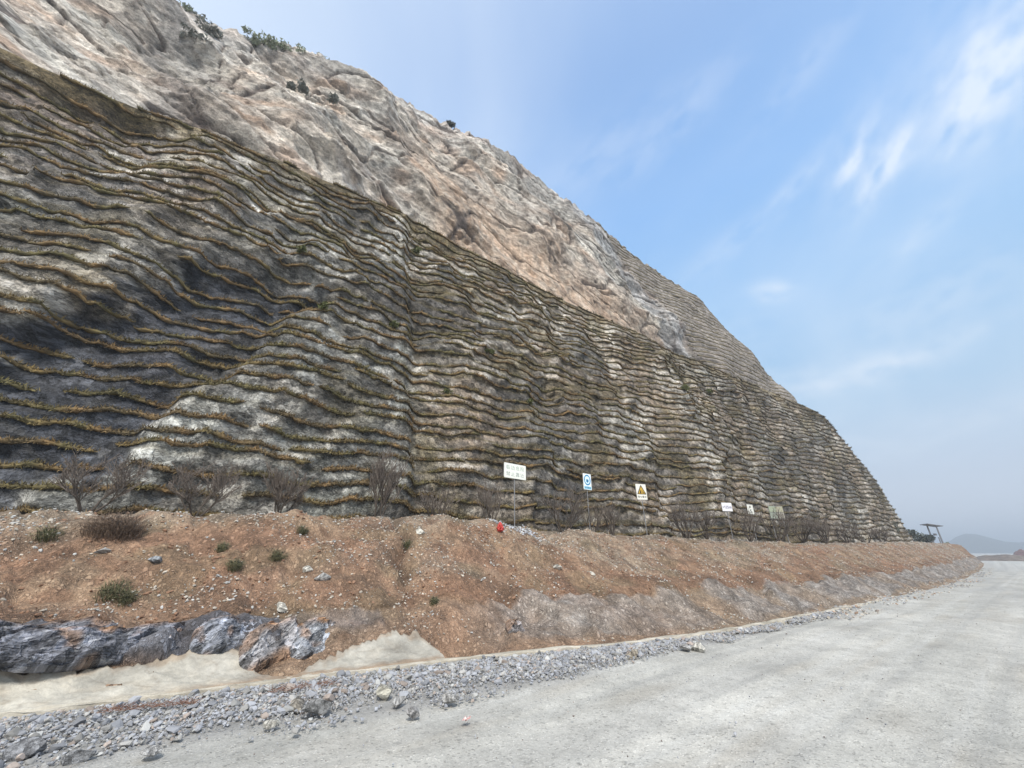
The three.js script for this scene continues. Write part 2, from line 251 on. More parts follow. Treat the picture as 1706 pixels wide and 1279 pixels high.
{
  const root = thing('rock_slope', new THREE.Vector3(), 'steep netted rock slope covered by level rows of dry grass rolls, above the red soil bank', 'rock slope');
  root.userData.kind = 'structure';
  const ss = steps(-12, 104, (s) => { const b = LOW(s); return clamp(Math.hypot(b[0], b[1]) * 0.0095, 0.11, 0.6); }), R = 300;
  const frames = ss.map(lowFrame);
  const g = grid(ss.length, R + 3, (i, j) => {
    const s = ss[i], fr = frames[i], hc = fr.b[4];
    if (j >= R) { const p = lowPoint(fr, s, hc), o = (j - R + 1) * 2.4; return { p: [p[0] - fr.nu * o, p[1] + 0.15 * (j - R), -(p[2] - fr.nv * o)], c: [0.3, 0.26, 0.21], uv: [s, hc + o] }; }
    const h = lerp(lowBase, hc, j / (R - 1)), p = lowPoint(fr, s, h);
    return { p: [p[0], p[1], -p[2]], c: lowColor(s, h, hc, p[3], p[4], p[5]).map((x) => x * 1.58 * (1 + (p[3] - 0.5) * 0.5) * (1 + (p[4] - 0.5) * 0.4)), uv: [s + p[6] * 0.4, h * 1.05 + p[6] * 0.7] };
  });
  mesh('rock_surface', g, M.rock, root);
  let count = 0;
  const roll = (s0, s1, k, shift) => {
    const S = new Soup(), hues = [[0.155, 0.112, 0.048], [0.12, 0.105, 0.046], [0.18, 0.116, 0.052], [0.105, 0.082, 0.044]];
    let prev = null, len = s1 - s0, first = true;
    for (const s of steps(s0, s1, (s) => { const b = LOW(s); return clamp(Math.hypot(b[0], b[1]) * 0.0062, 0.05, 0.5); })) {
      const fr = lowFrame(s), h = H0 + k * ROW + wob(s, k) + shift;
      if (h > fr.b[4] + 0.02) { prev = null; continue; }
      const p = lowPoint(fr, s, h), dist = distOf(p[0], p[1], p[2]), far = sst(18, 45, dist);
      const edge = Math.min(1, (s - s0) / 0.25 + 0.25, (s1 - s) / 0.25 + 0.25);
      const rad = (0.047 + 0.008 * far) * (1 + 0.38 * n3b(s * 2.2, k * 5, 0) + 0.22 * n3(s * 6, k * 5, 2)) * edge;
      const cx = p[0] + fr.nu * 0.045, cy = p[1] + 0.01 * n3(s * 5, k, 7), cv = p[2] + fr.nv * 0.045;
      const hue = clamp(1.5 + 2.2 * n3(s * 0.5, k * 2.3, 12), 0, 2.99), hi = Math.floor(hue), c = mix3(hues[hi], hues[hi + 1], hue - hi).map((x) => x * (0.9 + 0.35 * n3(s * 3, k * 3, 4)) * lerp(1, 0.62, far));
      const cur = [];
      for (let a = 0; a < 6; a++) { const t = a / 6 * Math.PI * 2, rj = rad * (0.62 + 0.76 * rnd()), o = Math.cos(t) * rj * 1.15, cj = rr(0.55, 1.5); cur.push(S.v(cx + fr.nu * o, cy + Math.sin(t) * rj, -(cv + fr.nv * o), [c[0] * cj, c[1] * cj, c[2] * cj])); }
      if (prev) for (let a = 0; a < 6; a++) { const b = (a + 1) % 6; S.tri(prev[a], cur[a], prev[b]); S.tri(cur[a], cur[b], prev[b]); }
      prev = cur;
      const ds = clamp(Math.hypot(fr.b[0], fr.b[1]) * 0.0062, 0.05, 0.5), want = ds * (dist < 15 ? 150 : dist < 24 ? 60 : 9) * edge;
      for (let m = Math.floor(want + rnd()); m > 0; m--) {    // loose straw
        const t = rr(-0.9, 2.2), L = rr(0.04, 0.12) * (dist > 24 ? 1.4 : 1), w = rr(0.008, 0.017) * (dist > 24 ? 1.8 : 1), al = rr(-ds, ds) * 0.5, lean = rr(-0.8, 0.8);
        const tu = -fr.nv, tv = fr.nu, bx = cx + tu * al + fr.nu * Math.cos(t) * rad * 0.8, by = cy + Math.sin(t) * rad * 0.8, bv = cv + tv * al + fr.nv * Math.cos(t) * rad * 0.8;
        const cc = (() => { const m = rr(0.5, 1.9); return c.map((x) => x * m); })(), ex = bx + (fr.nu * Math.cos(t) + tu * lean) * L, ey = by + (Math.sin(t) + 0.1) * L, ev = bv + (fr.nv * Math.cos(t) + tv * lean) * L;
        S.tri(S.v(bx + tu * w, by, -(bv + tv * w), cc), S.v(bx - tu * w, by + w, -(bv - tv * w), cc), S.v(ex, ey, -ev, cc));
      }
    }
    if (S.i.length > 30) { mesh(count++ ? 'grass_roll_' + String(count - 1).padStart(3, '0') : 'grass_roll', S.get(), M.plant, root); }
  };
  for (let k = 0; k < 35; k++) {
    let s = -10.5 + rr(-1.5, 0);
    while (s < 80) {
      const L = s < 14 ? rr(3.2, 9.5) : s < 38 ? rr(9, 20) : rr(22, 45), e = Math.min(80, s + L);
      roll(s, e, k, s < 24 && rnd() < 0.55 ? rr(-0.17, 0.17) : 0);
      s = e + (rnd() < 0.3 ? 0.02 : k > 14 && rnd() < 0.4 ? rr(0.4, 1.1) : rr(0.1, 0.5));
    }
  }
  console.log('rolls lower', count);
}

// ------------------------------------------------------------------ upper rock face
const UPP = stations([[-26, -26, 20.5, 15.6, -26, 27, 37.5], [-8, -8, 19, 16, -8, 25.5, 35.4], [-5.6, -5.6, 19, 16.1, -5.6, 25, 34.8], [-0.7, -0.7, 18.9, 17, -0.7, 24.5, 38.3], [5.5, 5.5, 18.8, 18, 5.5, 24, 39.9], [11.6, 11.6, 18.6, 18.1, 11.6, 23, 40.1], [17.6, 17.6, 18.3, 18.1, 17.6, 22, 41.6],
  [27.7, 27.7, 17.3, 17.8, 27.7, 20, 38.3], [38, 38, 15.8, 17.6, 38, 19, 36.2], [43, 43, 14.9, 17.5, 42.6, 18, 35.2], [48, 48, 13.8, 17.4, 48, 17, 33.6], [53.6, 53.6, 12.7, 17, 53.6, 15.5, 29.2], [64.5, 61, 12.4, 15.6, 63.5, 13.2, 21.9], [72, 66, 16, 14.6, 68, 19, 21], [82, 68, 27, 14, 70, 30, 21]]);
function uppFrame(s) { const b = UPP(s), a = UPP(s - 0.5), c = UPP(s + 0.5), tu = c[0] - a[0], tv = c[1] - a[1], l = Math.hypot(tu, tv); return { b, nu: tv / l, nv: -tu / l }; }
const netted = (s, h) => s - (29.5 + (38 - h) * 0.82 + 1.2 * n3(s * 0.2, h * 0.2, 60));    // > 0: the part with rolls
function uppPoint(fr, s, h) {
  const [ub, vb, hb, ut, vt, ht] = fr.b, q = (h - hb) / (ht - hb);
  const net = sst(-0.5, 0.5, netted(s, h)), slab = sst(9, 12, s + (h - 22) * 0.2) * sst(33, 27, h - (s - 16) * -0.35) * (1 - net);
  let d = 0.7 * n3(s * 0.09, h * 0.09, 40) + 0.12 * n3(s * 0.25, h * 0.28, 41);
  const c = 0.90, sn = -0.44, x = s * c + h * sn, y = -s * sn + h * c, wx = 0.16 * n3(s * 0.3, h * 0.3, 42), wy = 0.16 * n3(s * 0.3, h * 0.3, 43), rough = 1 - 0.85 * Math.max(slab, net), calm = 0.55 + 0.45 * sst(-0.3, 0.5, n3(s * 0.13, h * 0.16, 44));
  d += 2.3 * crag(x * 0.15 + wx * 0.3, y * 0.30 + wy * 0.3, 0.5, 11) * rough; const id = F.id, e1 = F.e;
  d += 1.0 * crag(x * 0.36 + wx, y * 0.85 + wy, 0.5, 12) * rough * calm; const id2 = F.id, e2 = F.e;
  d += 0.32 * facet(x * 0.7 + wx, y * 1.5 + wy, 0.5, 13, 0.10) * rough * calm * calm; const id3 = F.id, e3 = F.e;
  d += 0.09 * facet(x * 1.8, y * 3.8, 0.5, 15, 0.12) * (rough * 0.85 + 0.15) * (1 - net);
  const crack = (sst(0.06, 0.012, Math.abs(n3(x * 0.07, y * 0.30, 45))) * 0.5 + sst(0.035, 0.008, Math.abs(n3(x * 0.16 + y * 0.12, y * 0.16, 46))) * 0.45) * (1 - net);
  d -= crack * 0.5;
  d += 1.3 * crag(x * 0.10 + 3, y * 0.17 + wy * 0.5, 0.2, 14, 0.35) * slab; const id4 = F.id; d += 0.3 * facet(x * 0.3, y * 0.5, 0.2, 16, 0.08) * slab;
  if (net > 0) { const k = (h - 17.9) / 0.62, kk = k - wob(s, k) * 1.6, f = kk - Math.floor(kk); d += net * (0.5 + 0.12 * Math.sin(Math.PI * f)); }
  d += 0.05 * n3(s * 2.5, h * 2.5, 0);
  d *= sst(-0.02, 0.1, q) * (1 - 0.7 * sst(0.9, 1, q));
  const rag = 0.5 * n3(s * 0.9, 3, 3) + 0.35 * n3(s * 2.3, 8, 3);
  return [lerp(ub, ut, q) + fr.nu * d, h + d * 0.15 + rag * 0.6 * sst(0.9, 1, q), lerp(vb, vt, q) + fr.nv * d, id, id2, id3, Math.min(e1 * 1.2, e2 * 1.3 + 0.01, e3 + 0.05), net, slab, d, crack, id4];
}
function uppColor(s, h, ht, p) {
  const n = n3(s * 0.16, h * 0.24, 101), n2 = n3(s * 0.6, h * 0.9, 102), n4 = n3b(s * 0.3 - h * 0.1, h * 0.55 + s * 0.2, 103);
  let c = mix3([0.45, 0.41, 0.37], [0.56, 0.50, 0.44], clamp(0.5 + n2));
  c = mix3(c, [0.47, 0.325, 0.235], clamp(0.36 + n4 * 1.2));
  c = mix3(c, [0.34, 0.36, 0.375], clamp(n * 1.2 - 0.1) * 0.55); c = mix3(c, [0.50, 0.51, 0.49], sst(0.15, 0.5, n3(s * 0.12 + 4, h * 0.2, 107)) * 0.8);
  if (p[4] < 0.2) c = mix3(c, [0.30, 0.29, 0.285], 0.45); else if (p[4] > 0.8) c = mix3(c, [0.62, 0.58, 0.52], 0.6);
  if (p[5] < 0.14) c = mix3(c, [0.34, 0.29, 0.25], 0.35); else if (p[5] > 0.85) c = mix3(c, [0.64, 0.62, 0.58], 0.5);
  c = mix3(c, [0.12, 0.125, 0.14], sst(1.3, 0.2, Math.abs(s + 5.9 + (h - 27) * 0.28 + n)) * 0.75);           // dark seam at the left
  c = mix3(c, [0.36, 0.37, 0.39], sst(4, 0, ht - h - 1) * 0.5);
  c = mix3(c, [0.50, 0.445, 0.39], 0.30);
  const streak = n3(s * 1.6, h * 0.12, 55);
  c = mix3(c, mix3([0.40, 0.285, 0.205], [0.46, 0.36, 0.28], clamp(0.5 + streak)), p[8] * 0.9); c = c.map((x) => x * (1 + (p[11] - 0.5) * 0.45 * p[8]) * (1 + (p[3] - 0.5) * 0.45 * (1 - p[8])));
  if (p[8] > 0.5) c = mix3(c, [0.56, 0.50, 0.43], sst(0.45, 0.7, n2) * 0.5);
  const edge = netted(s, h);
  c = mix3(c, [0.40, 0.41, 0.43], sst(-4.2, -3, edge) * sst(0.2, -0.6, edge) * 0.75);
  c = mix3(c, mix3([0.20, 0.178, 0.165], [0.27, 0.245, 0.225], clamp(0.5 + n2)), p[7] * 0.92);
  c = mix3(c, [0.13, 0.105, 0.095], clamp(p[10] * 1.9));
  c = mix3(c, [0.17, 0.14, 0.12], sst(0.07, 0, p[6]) * 0.6 * (1 - p[7]));
  return c;
}
{
  const root = thing('rock_face', new THREE.Vector3(), 'pale bare rock face with tan slabs rising above the grassed slope to the skyline', 'rock face');
  root.userData.kind = 'structure';
  const ss = steps(-25, 81, (s) => clamp((Math.abs(s) + 26) * 0.0048, 0.12, 0.4)), frames = ss.map(uppFrame), R = 230;
  mesh('rock_surface', grid(ss.length, R + 3, (i, j) => {
    const s = ss[i], fr = frames[i], hb = fr.b[2], ht = fr.b[5];
    if (j >= R) { const p = uppPoint(fr, s, ht), o = (j - R + 1) * 6; return { p: [p[0] - fr.nu * o, p[1] - 0.8 * (j - R + 1), -(p[2] - fr.nv * o)], c: [0.22, 0.22, 0.15], uv: [s, ht + o] }; }
    const h = lerp(hb - 0.6, ht, j / (R - 1)), p = uppPoint(fr, s, h);
    return { p: [p[0], p[1], -p[2]], c: uppColor(s, h, ht, p).map((x) => x * 1.5), uv: [s * 0.6 + p[9] * 0.3, h * 0.6 + p[9] * 0.5] };
  }), M.pale, root);
  let count = 0;
  for (let k = 0; k < 33; k++) {
    const S = new Soup(); let prev = null;
    for (const s of steps(26, 72, () => 0.4)) {
      const fr = uppFrame(s), h = 17.9 + k * 0.62 + wob(s, k) * 1;
      if (h > fr.b[5] - 0.1 || h < fr.b[2] || netted(s, h) < 0) { prev = null; continue; }
      const p = uppPoint(fr, s, h), rad = 0.085 * (1 + 0.4 * n3b(s * 2, k * 5, 0)), c = mix3([0.15, 0.115, 0.07], [0.19, 0.16, 0.09], rnd()), cur = [];
      for (let a = 0; a < 5; a++) { const t = a / 5 * Math.PI * 2, rj = rad * (0.8 + 0.4 * rnd()); cur.push(S.v(p[0] + fr.nu * (0.05 + Math.cos(t) * rj), p[1] + Math.sin(t) * rj, -(p[2] + fr.nv * (0.05 + Math.cos(t) * rj)), c)); }
      if (prev) for (let a = 0; a < 5; a++) { const b = (a + 1) % 5; S.tri(prev[a], cur[a], prev[b]); S.tri(cur[a], cur[b], prev[b]); }
      prev = cur;
    }
    if (S.i.length > 60) mesh(count++ ? 'grass_roll_' + String(count - 1).padStart(3, '0') : 'grass_roll', S.get(), M.plant, root);
  }
}

// ------------------------------------------------------------------ soil bank and bench
// s, kerb u v, bench edge u v h, back u v
const BANK = stations([[-16, -16, 10.2, -16, 12.3, 2.1, -16, 15], [-6, -6, 8.5, -6, 10.9, 2.15, -6, 14.4], [-0.6, -0.6, 7.33, -0.6, 10.4, 2.22, -0.6, 13.8], [3.9, 3.9, 6.19, 4.4, 9.95, 2.36, 4, 13.2], [9.2, 9.2, 4.5, 9.4, 9.3, 2.2, 9.2, 12.6], [14, 14, 3.85, 14.2, 8.4, 2.12, 14, 12.1], [19, 19, 3.4, 18.8, 7.6, 2.0, 19, 11.7],
  [35, 35, 1.95, 34, 6.1, 2.06, 35, 10], [48, 48, 1.5, 48, 4.9, 2.3, 48, 9], [62, 62, 1.2, 62, 4.75, 2.5, 62, 10], [75, 75, 1.15, 75, 4.6, 2.62, 75, 30], [92, 92, 1.2, 91, 3.4, 2.68, 90, 40], [101, 102, 1.6, 99.5, 3.1, 2.6, 98, 45], [106, 106, 4, 101.5, 5.5, 2.55, 98, 47], [112, 108, 12, 102.5, 12, 2.5, 98, 49], [130, 109, 45, 103, 45, 2.5, 98, 52]]);
const PROF = stations([[0, 0], [0.1, 0.035], [0.21, 0.135], [0.30, 0.24], [0.36, 0.315], [0.45, 0.41], [0.7, 0.70], [0.9, 0.93], [1, 1]]);
function bankPoint(s, w, rough = true) {
  const [ku, kv, eu, ev, eh, ru, rv] = BANK(s);
  let u, v, h;
  if (w <= 1) { u = lerp(ku, eu, w); v = lerp(kv, ev, w); h = PROF(w)[0] * eh; } else { const t = w - 1; u = lerp(eu, ru, t); v = lerp(ev, rv, t); h = eh + 0.06 * t; }
  let rk = 0, id = 0, e = 1;
  if (rough) {
    const env = sst(0, 0.1, w), jag = 0.03 * n3(s * 0.8, 5, 5) + 0.02 * n3(s * 2.4, 5, 15);
    h += env * (0.13 * n3(s * 0.5, w * 3, 201) + 0.07 * n3(s * 1.4, w * 7, 202) + 0.06 * fbm(s * 3.5, w * 15, 203, 4)) * (w > 1 ? 0.9 : 1);
    h -= 0.07 * sst(0.25, 0.02, Math.abs(n3(s * 0.9 + w * 0.8, w * 0.7, 206))) * sst(0.36, 0.5, w);
    h -= 0.28 * Math.exp(-(((s - 4.35 - 0.25 * n3(w * 4, 0, 3) + (1 - w) * 0.5) / 0.15) ** 2)) * sst(0.4, 0.6, w) * (w < 1.2 ? 1 : 0);       // washed-out gully
    h += 0.20 * Math.exp(-(((s - 6.6) / 1.3) ** 2)) * Math.exp(-(((w - 1.08) / 0.25) ** 2));
    const top = 0.345 + jag + 0.03 * n3(s * 0.3, 1, 1);
    const have = s < 1.9 ? sst(0.17, 0.21, w) : s < 3.4 ? 0.4 * sst(0.2, 0.25, w) : clamp(sst(4.6, 6, s) * (0.62 + 0.9 * n3(s * 0.5, 2, 2) + 0.5 * sst(10, 20, s)));
    rk = sst(top + 0.012, top - 0.012, w) * sst(0.06, 0.12, w) * have;
    if (rk > 0) { const x = s * 0.8 + w * 3.2, y = -s * 0.55 + w * 3.8; const a = facet(x * 1.5, y * 1.5, 0.4, 31); id = F.id; e = F.e; const b = facet(x * 4, y * 4, 0.2, 32); h += rk * (0.06 + 0.16 * a + 0.07 * b); v -= rk * (0.06 + 0.10 * a); }
    v -= 0.09 * sst(top - 0.005, top + 0.03, w) * sst(top + 0.16, top + 0.03, w);       // overhanging lip of soil
  }
  return [u, h, v, rk, id, e];
}
function bankColor(s, w, p) {
  const n = n3(s * 0.45, w * 3.2, 211), n2 = n3(s * 1.7, w * 11, 212), n4 = n3b(s * 0.2, w * 1.8, 213);
  let c = mix3([0.35, 0.195, 0.12], [0.40, 0.275, 0.18], clamp(0.55 + n));
  c = mix3(c, [0.41, 0.33, 0.25], clamp(n4 * 1.1 + 0.05 + 0.5 * sst(0.7, 1.02, w) - 0.15));
  c = mix3(c, [0.21, 0.095, 0.05], sst(0.2, 0.65, n2 + 0.5 * n) * 0.6);
  c = mix3(c, [0.22, 0.11, 0.06], sst(0.33, 0.38, w) * sst(0.56, 0.42, w + 0.06 * n2) * 0.65);
  c = mix3(c, [0.25, 0.21, 0.12], sst(0.25, 0.6, n3(s * 0.6, w * 4, 219)) * 0.4);
  c = mix3(c, [0.40, 0.30, 0.22], 0.24);
  c = mix3(c, [0.13, 0.075, 0.05], 0.75 * Math.exp(-(((s - 4.35 - 0.25 * n3(w * 4, 0, 3) + (1 - w) * 0.5) / 0.13) ** 2)) * sst(0.4, 0.65, w));
  if (w < 0.34) c = mix3(c, [0.36, 0.28, 0.205], 0.55 * sst(6, 14, s) + 0.25);
  if (w > 1.02) c = mix3(c, [0.33, 0.28, 0.22], 0.6);
  if (p[3] > 0) {
    let r = s < 3.6 ? mix3([0.135, 0.14, 0.165], [0.27, 0.285, 0.33], clamp(0.4 + n2 + (p[4] - 0.5))) : mix3([0.31, 0.275, 0.25], [0.48, 0.45, 0.425], clamp(0.5 + n2 + (p[4] - 0.5)));
    if (s < -0.1) r = mix3(r, [0.10, 0.105, 0.13], 0.55);
    r = mix3(r, [0.06, 0.055, 0.055], sst(0.1, 0, p[5]) * 0.5);
    c = mix3(c, r, p[3] * 0.95);
  }
  return c;
}
{
  const ss = steps(-8, 128, (s) => clamp((Math.abs(s) + 5) * 0.0082, 0.04, 0.5)), ws = [...steps(0, 1.06, () => 0.007), 1.1, 1.15, 1.2, 1.28, 1.36, 1.45, 1.6, 1.8, 2];
  const o = mesh('earth_bank', grid(ss.length, ws.length, (i, j) => {
    const p = bankPoint(ss[i], ws[j]); return { p: [p[0], p[1] - (ws[j] === 0 ? 0.05 : 0), -p[2]], c: bankColor(ss[i], ws[j], p).map((x) => x * 1.4), uv: [ss[i], ws[j] * 4.4] };
  }), M.soil);
  tag(o, 'long bank of red stony soil between the grey road and the foot of the rock slope', 'soil bank', null, 'structure');
}
function pixelOf(u, h, v) { const c = Math.cos(PITCH), s = Math.sin(PITCH), f = 0.664 * u + 0.748 * v, r = 0.748 * u - 0.664 * v, y = h - 1.6, z = f * c + y * s; return [853 + 650 * r / z, 640 - 650 * (y * c - f * s) / z]; }
const bankGrid = []; for (let s = -4; s < 100; s += clamp((Math.abs(s) + 4) * 0.006, 0.03, 0.4)) for (let w = 0.02; w <= 1.0; w += 0.015) { const p = bankPoint(s, w); bankGrid.push([s, w, ...pixelOf(p[0], p[1], p[2])]); }
function onBank(px, py) { let b = null, m = 1e9; for (const g of bankGrid) { const d = (g[2] - px) ** 2 + (g[3] - py) ** 2; if (d < m) { m = d; b = g; } } const p = bankPoint(b[0], b[1]); return { s: b[0], w: b[1], p: P3(p[0], p[1], p[2]), t: distOf(p[0], p[1], p[2]) }; }
const kerbV = (u) => BANK(u)[1];

// ------------------------------------------------------------------ road and far ground
{
  const gravelEdge = stations([[-6, 5.6], [1.2, 5.0], [3.5, 4.45], [6.8, 4.05], [12, 3.55], [20, 3.1], [40, 1.6]]);
  const us = [-4000, -1500, -500, -150, -60, -25, ...steps(-8, 60, (u) => clamp((Math.abs(u) + 3) * 0.02, 0.06, 1.2)), 65, 75, 90, 110, 140, 200, 400, 1000, 2500, 5000];
  const vs = [-5000, -2000, -700, -250, -100, -60, -40, -28, ...steps(-20, 9, (v) => clamp((Math.abs(v - 3) + 2) * 0.02, 0.06, 0.7)), 14, 30, 90, 400, 1500, 5000];
  const o = mesh('road', grid(us.length, vs.length, (i, j) => {
    const u = us[i], v = vs[j], near = Math.abs(u) < 70 && v > -24 && v < 10;
    const tu = u - 0.0 * v, tv = v + 0.05 * u, n = n3(u * 0.10, tv * 0.45, 301), n2 = n3(u * 0.35, tv * 1.3, 302), n4 = n3(u * 0.05, tv * 0.9, 303), trk = n3(u * 0.018, tv * 2.6, 304) + 0.5 * n3(u * 0.03, tv * 6, 305);
    let c = mix3([0.565, 0.555, 0.52], [0.64, 0.625, 0.585], clamp(0.5 + 0.8 * n));
    c = mix3(c, [0.36, 0.36, 0.365], clamp(n4 * 0.9) * 0.35);
    c = mix3(c, [0.49, 0.44, 0.37], clamp(n2 * 1.1 - 0.15) * 0.4);
    c = mix3(c, [0.43, 0.43, 0.42], sst(0.2, 0.8, trk) * 0.4); c = mix3(c, [0.66, 0.655, 0.63], sst(-0.2, -0.8, trk) * 0.5);
    if (u > 12) c = mix3(c, [0.38, 0.385, 0.385], sst(12, 34, u) * clamp(0.3 + n * 0.6) * 0.8);
    if (Math.abs(u) < 45) { const ge = gravelEdge(clamp(u, -6, 40))[0]; c = mix3(c, [0.37, 0.365, 0.36], sst(ge + 0.05, ge + 0.5, v + 0.25 * n2) * sst(34, 14, u) * 0.9); }
    const h = near ? 0.035 * n3(u * 0.25, tv * 0.5, 310) + 0.012 * n2 + 0.006 * n3(u * 1.2, v * 3, 311) - 0.03 : -0.03;
    return { p: [u, h, -v], c: c.map((x) => x * 1.22), uv: [u, v] };
  }), M.road);
  tag(o, 'wide pale grey dusty gravel road stretching to the horizon', 'road', null, 'structure');

  // concrete kerb strip at the foot of the bank
  const ks = steps(-6, 21, (u) => clamp((Math.abs(u) + 4) * 0.02, 0.1, 0.6));
  const prof = [[-0.055, -0.1], [-0.055, 0.03], [-0.045, 0.042], [0.045, 0.045], [0.055, 0.03], [0.055, -0.1]];
  const k = mesh('concrete_kerb', grid(ks.length, 6, (i, j) => {
    const u = ks[i], wear = 0.02 * n3(u * 2, j, 401), b = n3(u * 1.3, 0, 402), dip = sst(11, 20, u) * 0.06 + 0.02 * sst(0.2, 0.7, n3(u * 0.9, 4, 4));
    return { p: [u, prof[j][1] + 0.02 + wear * 0.5 - dip, -(kerbV(u) + 0.02 + prof[j][0] + wear)], c: mix3([0.62, 0.58, 0.50], [0.76, 0.72, 0.64], clamp(0.5 + b)), uv: [u, j * 0.1] };
  }), M.plaster);
  tag(k, 'thin cream concrete kerb strip running along the foot of the soil bank', 'kerb', null, 'structure');
}

// cream sprayed concrete on the foot of the bank, its upper edge ragged
{
  const outline = [[-40, 1104], [0, 1108], [60, 1116], [120, 1112], [190, 1108], [250, 1108], [320, 1096], [385, 1085], [408, 1098], [420, 1122], [450, 1130], [478, 1136], [520, 1108], [560, 1086], [600, 1070], [655, 1054], [664, 1060], [690, 1055], [702, 1066], [713, 1092], [726, 1108]];
  const tops = outline.map(([x, y]) => { const q = onBank(x, y); return [q.s, q.w]; }).sort((a, b) => a[0] - b[0]);
  const topAt = (s) => { let i = 0; while (i < tops.length - 2 && s > tops[i + 1][0]) i++; const [a, b] = [tops[i], tops[i + 1]]; return clamp(lerp(a[1], b[1], clamp((s - a[0]) / Math.max(1e-3, b[0] - a[0]))) + 0.012 * Math.sign(n3(s * 3.1, 0, 5)) * Math.abs(n3(s * 7, 0, 5)) + 0.007 * n3(s * 19, 0, 5), 0.03, 0.5); };
  const ss = steps(-3.5, tops[tops.length - 1][0], () => 0.035), R = 30;
  const o = mesh('concrete_apron', grid(ss.length, R + 2, (i, j) => {
    const s = ss[i], wt = topAt(s), last = j >= R, w = lerp(0.015, wt, Math.min(j, R - 1) / (R - 1)), p = bankPoint(s, w, false), q = bankPoint(s, w);
    const lift = j === 0 ? -0.04 : last ? (j === R ? 0.01 : -0.12) : 0.05 + 0.008 * n3(s * 1.2, w * 8, 501) + 0.008 * n3(s * 5, w * 25, 502) + 0.006 * n3(s * 14, w * 60, 505);
    const h = Math.max(p[1], lerp(p[1], q[1], 0.35)) + lift, n = n3(s * 0.7, w * 5, 503), m = n3(s * 2.6, w * 18, 504);
    let c = mix3([0.52, 0.50, 0.45], [0.62, 0.60, 0.545], clamp(0.5 + n)); c = mix3(c, [0.52, 0.42, 0.30], clamp(m * 0.8 - 0.1) * 0.4); c = mix3(c, [0.43, 0.42, 0.395], sst(0.6, 1.4, s + 0.6 * n) * 0.45); c = mix3(c, [0.27, 0.23, 0.19], sst(0.03, 0.008, Math.abs(n3(s * 0.9, w * 5, 507))) * 0.4); c = mix3(c, [0.38, 0.27, 0.18], sst(wt - 0.03, wt, w + 0.02 * m) * 0.5); c = c.map((x) => x * (1 + 0.10 * n3(s * 7, w * 45, 508)));
    c = mix3(c, [0.33, 0.22, 0.14], sst(0.07, 0.02, w + 0.02 * m) * sst(0.2, 1.6, s) * 0.7);
    return { p: [p[0], h, -(p[2] - 0.06 + (last ? 0.03 : 0))], c: c.map((x) => x * 1.12), uv: [s, w * 4] };
  }), M.plaster);
  tag(o, 'cream sprayed concrete apron with ragged upper edge on the foot of the soil bank', 'concrete apron', null, 'structure');
}

// ------------------------------------------------------------------ stones
function stoneGeo(seed, detail = 1, squash = 0.65) {
  const g = new THREE.IcosahedronGeometry(1, detail), p = g.attributes.position, cuts = [];
  const R = (k) => (hsh(seed, k, 5, 77) & 65535) / 65535;
  for (let k = 0; k < 9; k++) { const n = new THREE.Vector3(R(k * 4) - 0.5, R(k * 4 + 1) - 0.5, R(k * 4 + 2) - 0.5).normalize(); cuts.push([n, 0.34 + 0.4 * R(k * 4 + 3)]); }
  const q = new THREE.Vector3();
  for (let i = 0; i < p.count; i++) { q.fromBufferAttribute(p, i); for (const [n, d] of cuts) { const e = q.dot(n) - d; if (e > 0) q.addScaledVector(n, -e); } p.setXYZ(i, q.x, q.y * squash, q.z * (0.75 + 0.2 * R(99))); }
  g.computeVertexNormals(); return g;
}
function scatter(name, label, category, list, geos, dark) {
  const grp = geos.length; let made = 0; const root = thing(name, new THREE.Vector3(), label, category); root.userData.kind = 'stuff';
  for (let k = 0; k < grp; k++) {
    const sub = list.filter((_, i) => i % grp === k), im = new THREE.InstancedMesh(geos[k], M.chip, sub.length), m = new THREE.Matrix4(), e = new THREE.Euler(), Q = new THREE.Quaternion();
    sub.forEach(([p, r, c], i) => { e.set(rr(-0.6, 0.6), rr(0, 6.28), rr(-0.6, 0.6)); m.compose(p, Q.setFromEuler(e), new THREE.Vector3(r * rr(0.8, 1.3), r * rr(0.7, 1.1), r * rr(0.8, 1.2))); im.setMatrixAt(i, m); im.setColorAt(i, new THREE.Color().setRGB(...c)); });
    im.name = 'stones' + (k ? '_' + String(k).padStart(3, '0') : ''); im.castShadow = im.receiveShadow = true; im.userData.kind = 'stuff'; root.add(im); made += sub.length;
  }
  return made;
}
const greyTone = () => { const b = rr(0.2, 0.44), t = rnd(); return t < 0.55 ? [b * 0.95, b * 0.98, b * 1.06] : t < 0.8 ? [b, b * 0.98, b * 0.94] : t < 0.9 ? [b * 1.1, b * 0.93, b * 0.82] : [b * 1.25, b * 1.25, b * 1.22]; };
const paleTone = () => { const b = rr(0.3, 0.62), t = rnd(); return t < 0.6 ? [b, b * 0.9, b * 0.77] : t < 0.85 ? [b * 0.95, b * 0.95, b * 0.93] : [b * 0.9, b * 0.62, b * 0.45]; };
